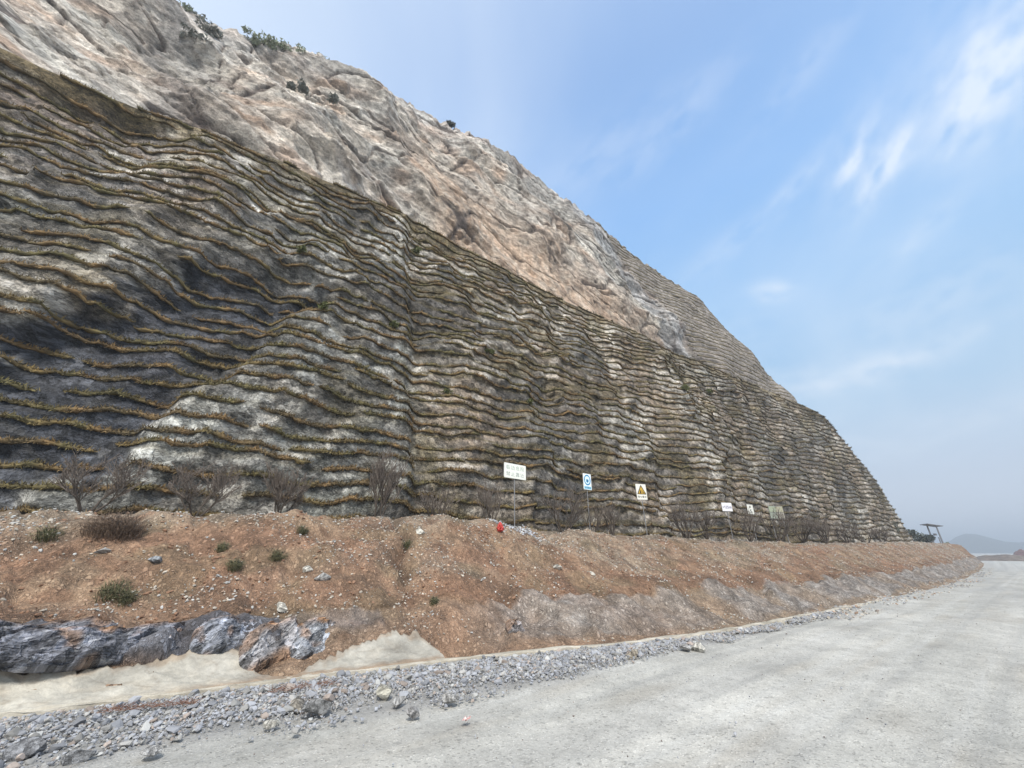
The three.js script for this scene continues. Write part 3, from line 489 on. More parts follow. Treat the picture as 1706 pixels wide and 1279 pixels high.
{
  const geos = [1, 2, 3, 4].map((k) => stoneGeo(k, 1, 0.7)), small = [5, 6, 7].map((k) => stoneGeo(k, 0, 0.75));
  const ge = stations([[-6, 5.6], [1.2, 4.95], [3.5, 4.4], [6.8, 4.1], [12, 3.5], [20, 3.0], [40, 1.7]]);
  const list = [];
  for (let i = 0; i < 90000 && list.length < 34000; i++) {
    const u = -3.2 + Math.pow(rnd(), 1.25) * 19, k = kerbV(u) - 0.06, g = ge(u)[0] + 0.05, v = lerp(g, k, Math.pow(rnd(), 0.8));
    const dens = sst(g, g + 0.75, v + 0.45 * n3(u * 0.8, v * 0.8, 601)) * sst(17, 10, u + 2 * n3(u * 0.5, 0, 1));
    if (rnd() > dens + 0.02) continue;
    const r = 0.007 + 0.024 * Math.pow(rnd(), 2.8) + (rnd() < 0.018 ? rr(0.02, 0.06) : 0) + Math.max(0, u) * 0.0006;
    list.push([P3(u, r * 0.3 + 0.02 * dens, v), r, greyTone()]);
  }
  for (let i = 0; i < 9000; i++) { const u = rr(13, 70), v = kerbV(u) - Math.abs(rr(-1, 1) * rr(0, 1)) * 1.3 + 0.25; if (n3(u * 0.22, 1, 620) + 0.5 * n3(u * 0.9, v * 2, 621) < rr(-0.1, 0.7)) continue; const r = 0.02 + 0.05 * Math.pow(rnd(), 3); list.push([P3(u, 0.0, v), r, rnd() < 0.5 ? paleTone() : greyTone()]); }
  scatter('gravel', 'loose blue grey gravel heaped between the kerb and the road', 'gravel', list, geos);
  const rl = [];
  for (let i = 0; i < 5200; i++) { const u = rr(-2, 26), v = rr(-4, 5) * 1 - 0.03 * u; if (v > kerbV(u) - 0.2) continue; rl.push([P3(u, 0.0, v), 0.004 + 0.010 * Math.pow(rnd(), 4) + (rnd() < 0.012 ? rr(0.008, 0.022) : 0), rnd() < 0.3 ? [0.2, 0.17, 0.15] : greyTone()]); }
  scatter('road_grit', 'fine loose grit and pebbles scattered over the grey road', 'grit', rl, small);
  const bl = [];
  for (let i = 0; i < 90000; i++) {
    const s = -3.5 + Math.pow(rnd(), 1.9) * 90, w = rr(0.05, 1.12);
    const cl = n3(s * 0.7, w * 3.5, 611) + 0.5 * n3(s * 2.2, w * 9, 612) + 0.35 * sst(0.6, 1, w);
    if (rnd() > clamp(0.3 + cl * 0.9)) continue;
    const p = bankPoint(s, w); if (p[3] > 0.4) continue; if (s < 3.4 && w < 0.33) continue;
    const r = 0.006 + 0.036 * Math.pow(rnd(), 5) + Math.max(0, s) * 0.0004;
    bl.push([P3(p[0], p[1] + r * 0.2, p[2]), r, paleTone()]);
  }
  for (let i = 0; i < 9000; i++) { const s = -3.5 + Math.pow(rnd(), 1.7) * 45, w = rr(0.36, 1.05), p = bankPoint(s, w); if (n3(s * 1.1, w * 5, 615) + 0.4 * sst(0.6, 0.38, w) < rr(-0.3, 0.6)) continue; const r = 0.01 + 0.05 * Math.pow(rnd(), 3.5), m = rr(0.75, 1.2); bl.push([P3(p[0], p[1] + r * 0.1, p[2]), r, [0.25 * m, 0.145 * m, 0.092 * m]]); }
  for (let i = 0; i < 2600; i++) { const s = -3.5 + rnd() * 26, w = rr(0.4, 1.0), p = bankPoint(s, w); if (n3(s * 0.9, w * 4, 617) < 0.25) continue; const r = rr(0.012, 0.045); bl.push([P3(p[0], p[1] + r * 0.2, p[2]), r, paleTone()]); }
  for (let i = 0; i < 420; i++) { const q = [rr(7.2, 8.9), rr(0.86, 1.06)], p = bankPoint(...q), r = rr(0.02, 0.06); bl.push([P3(p[0], p[1] + r * 0.3, p[2]), r, greyTone().map((x) => x * 1.25)]); }
  console.log('stones', list.length, rl.length, bl.length, scatter('bank_stones', 'small pale stones and chips littering the red soil bank', 'stones', bl, [...small, geos[0]]));
}

// single rocks: [pixel x, y, width in pixels, squash, tone, label]
{
  const tint = (g, c) => { const n = g.attributes.position.count, a = new Float32Array(n * 3), uv = new Float32Array(n * 2), p = g.attributes.position; for (let i = 0; i < n; i++) { const k = 1.4 * (0.9 + 0.2 * ((hsh(Math.floor(i / 3), 3, 3, 3) & 255) / 255)); a.set(c.map((x) => x * k), i * 3); uv.set([p.getX(i) * 0.7 + p.getZ(i) * 0.4, p.getY(i) * 0.7 + p.getZ(i) * 0.3], i * 2); } g.setAttribute('color', new THREE.BufferAttribute(a, 3)); g.setAttribute('uv', new THREE.BufferAttribute(uv, 2)); return g; };
  let seed = 100;
  const rock = (name, px, py, wpx, squash, c, label, group, bank) => {
    let p, t; if (bank) { const q = onBank(px, py); p = q.p; t = q.t; } else { const q = atH(px, py, 0.05); p = P3(q.u, 0.02, q.v); t = q.t; }
    const r = wpx / 650 * t * 0.56, o = mesh(name, tint(stoneGeo(seed++, 2, squash), c), M.stone);
    o.position.copy(p); o.position.y += r * squash * (bank ? 0.12 : 0.45); o.scale.setScalar(r); o.rotation.y = rr(0, 6.28); tag(o, label, 'rock', group); return o;
  };
  const G = [0.25, 0.26, 0.285], L = [0.42, 0.42, 0.42], W = [0.55, 0.54, 0.50];
  rock('boulder', 527, 1183, 52, 0.62, [0.24, 0.245, 0.25], 'largest grey boulder lying on the gravel by the kerb, flat dark front');
  rock('boulder', 494, 1176, 34, 0.6, [0.30, 0.28, 0.25], 'brownish grey boulder touching the left side of the largest boulder');
  rock('boulder', 50, 1252, 62, 0.5, G, 'wide blue grey boulder low in the near left corner of the gravel');
  rock('boulder', 128, 1258, 44, 0.5, [0.3, 0.31, 0.33], 'pale slate boulder just right of the near left corner boulder');
  rock('boulder', 254, 1249, 32, 0.42, L, 'flat pale slab standing out of the gravel at the near left');
  rock('boulder', 640, 1158, 34, 0.85, [0.5, 0.49, 0.43], 'upright cream coloured rock on the gravel beneath the concrete kerb');
  rock('boulder', 666, 1168, 26, 0.6, L, 'rounded light grey rock right of the upright cream rock');
  rock('boulder', 455, 1203, 26, 0.6, W, 'small whitish rock on the gravel left below the largest boulder');
  rock('boulder', 748, 1163, 30, 0.55, L, 'pale grey rock at the road end of the gravel heap');
  rock('boulder', 690, 1185, 30, 0.55, [0.33, 0.33, 0.34], 'grey rock at the edge of the road below the cream rock');
  rock('boulder', 1163, 1078, 26, 0.6, W, 'whitish rock in the small stone pile near the far gravel end');
  rock('boulder', 1140, 1079, 20, 0.6, L, 'grey rock left of the whitish rock in the far stone pile');
  rock('boulder', 1052, 1090, 24, 0.6, [0.40, 0.36, 0.30], 'tan rock at the far end of the gravel with dark underside');
  rock('stone', 538, 960, 22, 0.6, L, 'pale grey stone lying alone on the soil bank left of the gully', null, true);
  rock('stone', 514, 953, 14, 0.9, W, 'small upright white stone beside the pale grey stone on the bank', null, true);
  rock('stone', 262, 934, 20, 0.6, [0.33, 0.36, 0.4], 'bluish square stone high on the left soil bank', null, true);
  rock('stone', 700, 885, 16, 0.8, W, 'rounded cream stone near the bank top right of the gully', null, true);
  rock('stone', 470, 1008, 18, 0.7, W, 'white stone above the slate outcrops low on the bank', null, true);
  rock('stone', 930, 948, 16, 0.7, W, 'whitish rounded stone mid bank below the faded white sign', null, true);
  rock('stone', 170, 918, 18, 0.55, L, 'long pale stone below the dry brush on the left bank', null, true);
  rock('stone', 985, 955, 12, 0.6, W, 'small white stone mid bank below the blue sign', null, true);
  // outcrops of slate low on the bank: blocky, split by joints, veined
  const out = (px, py, wpx, hpx, c, label, brown) => {
    const q = onBank(px, py), a = wpx / 650 * q.t * 0.5, b = hpx / 650 * q.t * 0.5, d = Math.min(0.17, a * 0.5), sd = seed++, g = new THREE.IcosahedronGeometry(1, 22), p = g.attributes.position, n = p.count, col = new Float32Array(n * 3), uv = new Float32Array(n * 2), w = new THREE.Vector3();
    for (let i = 0; i < n; i++) {
      w.fromBufferAttribute(p, i); const m = Math.pow(Math.abs(w.x) ** 3.2 + Math.abs(w.y) ** 3.2 + Math.abs(w.z) ** 3.2, 1 / 3.2); w.multiplyScalar(1 / m);
      const x = w.x * a, y = w.y * b, z = w.z * d, cx = x * 0.8 + y * 0.6, cy = y * 0.8 - x * 0.6;
      let e = 0.20 * crag(cx * 3.0, cy * 4.2, z * 2 + sd, 41); const id = F.id, ed = F.e * 1.4; e += 0.055 * facet(cx * 7, cy * 12, z * 8 + sd, 42, 0.12); const id2 = F.id; e += 0.012 * n3(x * 30, y * 30, z * 30) + 0.05 * n3(x * 3, y * 3, sd);
      const out2 = (Math.abs(x) > a * 0.8 || Math.abs(y) > b * 0.8) ? 0.6 : 1; p.setXYZ(i, x * (1 + e * 2 * (1 - out2)) , y * (1 + 0.5 * e), z + e * (w.z > -0.2 ? 1 : 0.2));
      let k = mix3(c, c.map((v) => v * 1.8), clamp(0.3 + (id - 0.5) * 0.9 + (id2 - 0.5) * 0.6 + 0.4 * n3(x * 6, y * 6, sd)));
      k = mix3(k, [0.55, 0.57, 0.6], sst(0.05, 0.01, Math.abs(n3(cx * 1.4, cy * 3.5, sd + 9))) * 0.6); k = mix3(k, [0.05, 0.05, 0.055], sst(0.07, 0, ed) * 0.6);
      k = mix3(k, [0.33, 0.20, 0.12], clamp(sst(0.2, 0.6, n3(x * 3, y * 3, sd + 20)) * 0.6 + (brown ? sst(0.1, -0.3, w.y + 0.6 * Math.abs(w.x - 0.1)) * 0.85 : 0) + sst(0.6, 0.95, w.y) * 0.5));
      col.set(k.map((v) => v * 1.6), i * 3); uv.set([x, y], i * 2);
    }
    g.setAttribute('color', new THREE.BufferAttribute(col, 3)); g.setAttribute('uv', new THREE.BufferAttribute(uv, 2)); g.computeVertexNormals();
    const o = mesh('rock_outcrop', g, M.rock); o.position.copy(q.p); o.position.z -= 0.13; o.position.y += 0.03; o.rotation.set(-0.6, 0.18, 0.02); tag(o, label, 'rock outcrop'); return o;
  };
  out(384, 1070, 80, 44, [0.24, 0.26, 0.31], 'blue grey slate outcrop with white veins above the notch of the concrete');
  out(455, 1092, 74, 64, [0.27, 0.27, 0.29], 'tallest slate outcrop dipping into the concrete apron, brown face below', true);
  out(526, 1080, 62, 52, [0.29, 0.31, 0.35], 'pale blue slate outcrop left of the right concrete hump');
  out(866, 1050, 30, 24, [0.24, 0.225, 0.235], 'small purple grey rock jutting from the lower bank right of the concrete');
  out(190, 1084, 170, 38, [0.17, 0.18, 0.215], 'long dark slate ledge above the left concrete apron');
  out(50, 1086, 150, 40, [0.16, 0.165, 0.19], 'dark slate ledge at the left end of the bank foot');
}

// ------------------------------------------------------------------ bare shrubs on the bench
function limb(S, a, b, ra, rb, n = 5) {
  const d = new THREE.Vector3().subVectors(b, a).normalize(), x = new THREE.Vector3(d.y + 0.3, d.z, d.x).cross(d).normalize(), y = new THREE.Vector3().crossVectors(d, x), i0 = S.p.length / 3;
  for (const [p, r] of [[a, ra], [b, rb]]) for (let k = 0; k < n; k++) { const t = k / n * 6.2832, c = Math.cos(t) * r, s = Math.sin(t) * r; S.v(p.x + x.x * c + y.x * s, p.y + x.y * c + y.y * s, p.z + x.z * c + y.z * s, [1, 1, 1]); }
  for (let k = 0; k < n; k++) { const m = (k + 1) % n; S.tri(i0 + k, i0 + m, i0 + n + k); S.tri(i0 + m, i0 + n + m, i0 + n + k); }
}
function bareShrub(stems, spread, depth) {                  // about 1 m tall
  const st = new Soup(), tw = new Soup();
  const grow = (p, d, L, r, lvl) => {
    const q = p.clone(), dir = d.clone(), seg = lvl === 0 ? 4 : 3; let rad = r;
    for (let k = 0; k < seg; k++) {
      const o = q.clone(); dir.add(new THREE.Vector3(rr(-0.22, 0.22), rr(-0.05, 0.16), rr(-0.22, 0.22))).normalize(); q.addScaledVector(dir, L / seg);
      { const a = Math.max(rad, 0.0048), b2 = Math.max(rad * 0.8, 0.004); limb(lvl < 2 ? st : tw, o, q, a, b2, lvl < 2 ? 5 : 3); } rad *= 0.8;
      if (lvl < depth && (k > 0 || lvl > 0)) for (let m = 0; m < (lvl === 0 ? 2 : rnd() < 0.75 ? 2 : 1); m++) { const nd = dir.clone().add(new THREE.Vector3(rr(-1, 1), rr(-0.1, 0.7), rr(-1, 1)).multiplyScalar(0.75)).normalize(); grow(q, nd, L * rr(0.45, 0.72), rad * 0.62, lvl + 1); }
    }
  };
  for (let k = 0; k < stems; k++) { const a = k / stems * 6.28 + rr(-0.4, 0.4); grow(new THREE.Vector3(Math.cos(a) * 0.03, -0.05, Math.sin(a) * 0.03), new THREE.Vector3(Math.cos(a) * spread, 1, Math.sin(a) * spread).normalize(), rr(0.42, 0.56), 0.021, 0); }
  return [st.get(), tw.get()];
}
{
  const protos = [bareShrub(4, 0.55, 3), bareShrub(5, 0.4, 3), bareShrub(7, 0.28, 2), bareShrub(6, 0.5, 2)];
  const list = [ // px, height px, width px, v, proto, label
    [140, 96, 112, 11.1, 0, 'leftmost bare dark shrub, widest of the row, at the slope foot'], [322, 90, 100, 11.0, 0, 'second bare shrub from the left with one leaning trunk'], [463, 84, 84, 10.9, 1, 'third bare shrub from the left before the slate rock'],
    [628, 112, 80, 10.4, 1, 'tall bare shrub standing at the head of the washed-out gully'], [726, 64, 72, 10.3, 2, 'bare shrub of upright stems on the soil hump'], [816, 78, 54, 10.2, 2, 'narrow bare shrub left of the red bag'],
    [940, 74, 84, 9.9, 3, 'dense dark bare shrub left of the blue sign'], [988, 44, 44, 9.8, 3, 'low bare shrub behind the post of the blue sign'], [1020, 50, 46, 9.7, 2, 'bare shrub midway between blue sign and warning triangle sign'], [1145, 58, 60, 9.2, 3, 'bare shrub right of the warning triangle sign'],
    [1178, 44, 46, 9.0, 2, 'low bare shrub left of the small elevation sign'], [1250, 48, 52, 8.6, 3, 'bare shrub below the narrow number sign'], [1300, 48, 60, 8.2, 3, 'dark bare shrub below the four-panel board'],
    [1338, 42, 54, 7.9, 3, 'first bare shrub right of the four-panel board'], [1375, 38, 48, 7.6, 2, 'second bare shrub right of the four-panel board'], [1410, 34, 46, 7.2, 3, 'third bare shrub right of the four-panel board'], [1442, 30, 40, 6.9, 3, 'fourth bare shrub right of the four-panel board'], [1470, 27, 36, 6.6, 2, 'last bare shrub before the evergreen bushes at the slope end']];
  for (const [px, hp, wp, v, k, label] of list) {
    const q = atV(px, lerp(866, 900, sst(600, 1300, px)), v), t = q.t, H = hp / 650 * t * 1.22, Wd = wp / 650 * t;
    const o = thing('bare_shrub', P3(q.u, 2.26, v), label, 'shrub', 'bare shrubs along the slope foot');
    mesh('stems', protos[k][0], M.bark, o); mesh('twigs', protos[k][1], M.twig, o).userData.kind = 'stuff';
    const b = new THREE.Box3().setFromObject(o), sz = b.getSize(new THREE.Vector3());
    o.scale.set(Wd / Math.max(sz.x, sz.z) * 1.15, H / sz.y, Wd / Math.max(sz.x, sz.z) * 1.15); o.rotation.y = rr(0, 6.28);
  }
}
// leafy bushes: foliage of many small leaves
function leafy(n, R, Hh, c0, c1, leaf, seedN) {
  const S = new Soup(), c = new THREE.Vector3();
  const blobs = Array.from({ length: 7 }, () => [rr(-0.6, 0.6) * R, rr(0.25, 0.8) * Hh, rr(-0.6, 0.6) * R, rr(0.3, 0.55)]);
  for (let i = 0; i < n; i++) {
    const b = blobs[Math.floor(rnd() * 7)], d = new THREE.Vector3(rr(-1, 1), rr(-1, 1), rr(-1, 1)); if (d.length() > 1) d.normalize();
    c.set(b[0] + d.x * b[3] * R, b[1] + d.y * b[3] * Hh * 0.7, b[2] + d.z * b[3] * R); if (c.y < 0) c.y = 0.02;
    const a = new THREE.Vector3(rr(-1, 1), rr(-1, 1), rr(-1, 1)).normalize().multiplyScalar(leaf * rr(0.6, 1.3)), e = new THREE.Vector3(rr(-1, 1), rr(-1, 1), rr(-1, 1)).normalize().cross(a).multiplyScalar(0.5), col = mix3(c0, c1, rnd());
    S.tri(S.v(c.x - e.x, c.y - e.y, c.z - e.z, col), S.v(c.x + e.x, c.y + e.y, c.z + e.z, col), S.v(c.x + a.x, c.y + a.y, c.z + a.z, col));
  }
  const st = new Soup(); for (let k = 0; k < 4; k++) limb(st, new THREE.Vector3(rr(-0.1, 0.1) * R, -0.1, rr(-0.1, 0.1) * R), new THREE.Vector3(rr(-0.4, 0.4) * R, Hh * 0.55, rr(-0.4, 0.4) * R), 0.03 * R, 0.012 * R);
  return [S.get(), st.get()];
}
{
  const put = (name, p, R, H, n, c0, c1, leaf, label, cat, group) => { const [f, s] = leafy(n, R, H, c0, c1, leaf), o = thing(name, p, label, cat, group); mesh('foliage', f, M.plant, o); mesh('stem', s, M.bark, o); return o; };
  const dg = [0.075, 0.085, 0.07], mg = [0.115, 0.125, 0.095], gg = [0.22, 0.25, 0.18], lg = [0.36, 0.39, 0.29], kg = [0.14, 0.15, 0.135], km = [0.22, 0.225, 0.20];
  const B = [[1487, 30, 6.9, 22, 'evergreen bush at the very foot of the slope end'], [1503, 26, 6.6, 22, 'evergreen bush next to the one at the slope end'], [1521, 22, 6.4, 22, 'small dark evergreen bush midway to the canopy stand']];
  for (const [px, hp, v, wp, label] of B) { const q = atV(px, 895, v), k = q.t / 650; put('evergreen_bush', P3(q.u, 2.5, v), wp * k * 0.6, hp * k * 1.1, 900, dg, mg, 0.22, label, 'bush', 'evergreen bushes at the slope end'); }
  const q = atV(1549, 900, 5.6); put('evergreen_bush', P3(q.u, 2.55, 5.6), 1.5, 1.5, 1600, dg, [0.07, 0.08, 0.07], 0.2, 'dense round dark bush beneath the canopy stand', 'bush', 'evergreen bushes at the slope end');
  const q2 = atV(1576, 903, 4.6); put('evergreen_bush', P3(q2.u, 2.6, 4.6), 0.5, 0.6, 250, gg, lg, 0.15, 'tiny green bush at the bank end right of the canopy stand', 'bush', 'evergreen bushes at the slope end');
  // growth along the skyline and on the rock face: [px, py, v, radius m, height m, label]
  const sky = [[311, 14, 25.2, 0.7, 1.6, 'thin upright bush on the skyline at the top left'], [332, 36, 25.2, 0.8, 1.0, 'dark bush just below the upright skyline bush'], [352, 52, 24.6, 1.3, 1.1, 'dark grey bush in the notch of the skyline'], [328, 64, 24.0, 1.2, 0.9, 'dark low bush below the skyline notch'],
    [418, 62, 24.6, 0.9, 0.8, 'pale green bush first on the skyline right of the notch'], [445, 68, 24.5, 1.0, 1.0, 'green bush second on the skyline right of the notch'], [474, 78, 24.5, 1.1, 0.9, 'green bush third on the skyline right of the notch'], [500, 86, 24.5, 1.1, 1.0, 'green bush fourth on the skyline right of the notch'], [528, 100, 24.4, 1.1, 0.8, 'green bush fifth on the skyline right of the notch'], [556, 114, 24.3, 0.8, 0.6, 'last low green bush of the skyline hedge'],
    [634, 158, 23.9, 0.6, 0.6, 'single small bush on the skyline above the middle slabs'], [750, 207, 22.9, 0.7, 0.4, 'flat green tuft on the skyline knob'],
    [487, 140, 22.6, 0.5, 0.9, 'left of two dark tufts growing side by side on the pale face'], [507, 144, 22.6, 0.5, 0.8, 'right of two dark tufts growing side by side on the pale face'], [556, 163, 22.4, 0.6, 0.8, 'dark tuft alone on the pale face right of the pair']];
  for (const [px, py, v, R, H, label] of sky) { const q = atV(px, py, v), dark = /dark|tuft/.test(label); put('hill_bush', P3(q.u, q.h - H * 0.62, v), R * 0.72, H * 0.7, 300, dark ? kg : gg, dark ? km : lg, 0.2, label, 'bush', 'bushes on the upper rock'); }
  // small green weeds on the slope: seated on its surface
  const weeds = [[540, 520, 'above the pale wedge rocks'], [655, 545, 'at the head of the dark seam'], [812, 590, 'on the brown middle of the slope'], [505, 428, 'below the crest in the grey part'], [880, 675, 'two rows above the faded white sign'], [1140, 655, 'left of a pair high above the warning triangle'], [1178, 655, 'right of a pair high above the warning triangle'], [742, 655, 'right of the dark seam halfway up'], [690, 420, 'close under the slope crest at the middle']];
  weeds.forEach(([px, py, where]) => {
    const r = ray(px, py); let best = null; for (let t = 8; t < 60; t += 0.05) { const u = r[0] * t, h = 1.6 + r[1] * t, p = lowPoint(lowFrame(u), u, h); if (r[2] * t > p[2]) { best = [p, t]; break; } }
    if (!best) return; const [p, t] = best;
    put('weed_tuft', P3(p[0], p[1] - 0.05, p[2] - 0.08), 0.010 * t + 0.08, 0.010 * t + 0.1, 160, [0.09, 0.10, 0.035], [0.15, 0.16, 0.06], 0.07 + 0.002 * t, 'small green weed tuft between grass rolls, ' + where, 'weed', 'weed tufts on the grassed slope');
  });
  const blades = (n, R, Hh, c0, c1) => { const S = new Soup(); for (let i = 0; i < n; i++) { const a = rr(0, 6.28), k5 = i % 9, f5 = (hsh(k5, n, 1, 4) & 255) / 255, g5 = (hsh(k5, n, 2, 4) & 255) / 255, r0 = R * 0.34 * Math.sqrt(-Math.log(rnd() * 0.99 + 1e-3)), x = (f5 - 0.5) * R * 0.9 + Math.cos(a) * r0, z = (g5 - 0.5) * R * 0.7 + Math.sin(a) * r0, L = Hh * rr(0.25, 1.15) * Math.max(0.25, 1 - 0.75 * (x * x + z * z) / (R * R)), b = a + rr(-0.8, 0.8), ln = rr(0.2, 1.5) * L, w = rr(0.004, 0.009), c = mix3(c0, c1, rnd()), px = Math.cos(b + 1.57) * w, pz = Math.sin(b + 1.57) * w; const m = S.v(x + Math.cos(b) * ln * 0.4, L * 0.6, z + Math.sin(b) * ln * 0.4, c), e = S.v(x + Math.cos(b) * ln, L * 0.85, z + Math.sin(b) * ln, c), p = S.v(x + px, -0.03, z + pz, c), q = S.v(x - px, -0.03, z - pz, c), m2 = S.v(x + Math.cos(b) * ln * 0.4 + px, L * 0.6, z + Math.sin(b) * ln * 0.4 + pz, c); S.tri(p, q, m); S.tri(p, m, m2); S.tri(m, m2, e); } return S.get(); };
  const tufts = [[186, 988, 36, 'green grass tuft left of a pair low on the left bank'], [214, 1000, 24, 'green grass tuft right of a pair low on the left bank'], [370, 913, 20, 'green tuft high on the bank below the second bare shrub'], [390, 940, 22, 'bright green tuft mid bank below the second bare shrub'], [462, 930, 24, 'dull green tuft below the third bare shrub'], [78, 895, 26, 'green tuft high at the left end of the bank'], [721, 1003, 18, 'small green tuft alone low on the bank right of the gully'], [505, 885, 20, 'faint green tuft at the bank top left of the gully'], [680, 908, 24, 'olive tuft at the bank top just right of the gully']];
  for (const [px, py, wp, label] of tufts) { const q = onBank(px, py), k = q.t / 650, o = mesh('grass_tuft', blades(300, wp * k * 0.5, wp * k * 0.36, [0.10, 0.105, 0.05], [0.24, 0.22, 0.12]), M.plant); o.position.copy(q.p); o.rotation.x = q.w > 0.88 ? 0.25 : 0.55; tag(o, label, 'grass tuft'); }
  const qb = onBank(195, 882), ob = mesh('dry_brush', blades(1700, 0.55, 0.26, [0.13, 0.09, 0.065], [0.26, 0.18, 0.125]), M.plant); ob.position.copy(qb.p); ob.rotation.x = 0.4; tag(ob, 'patch of dead brown brush on the upper left bank', 'brush');
}
// reddish dead stalks along the kerb
{
  const S = new Soup();
  for (let i = 0; i < 260; i++) { const px = rr(0, 1) < 0.6 ? rr(170, 330) : rr(450, 560), py = px < 400 ? lerp(1182, 1167, (px - 170) / 160) : lerp(1150, 1136, (px - 450) / 110), q = atH(px, py - rr(0, 6), 0.09); const a = P3(q.u, 0.06, q.v), b = a.clone().add(new THREE.Vector3(rr(-0.12, 0.12), rr(0.0, 0.06), rr(-0.05, 0.05))); limb(S, a, b, 0.003, 0.0015, 3); }
  const o = mesh('dry_stalks', S.get(), mat({ color: new THREE.Color().setRGB(0.22, 0.12, 0.085) })); tag(o, 'reddish dead stalks lying along the inside of the concrete kerb', 'dry stalks', null, 'stuff');
}

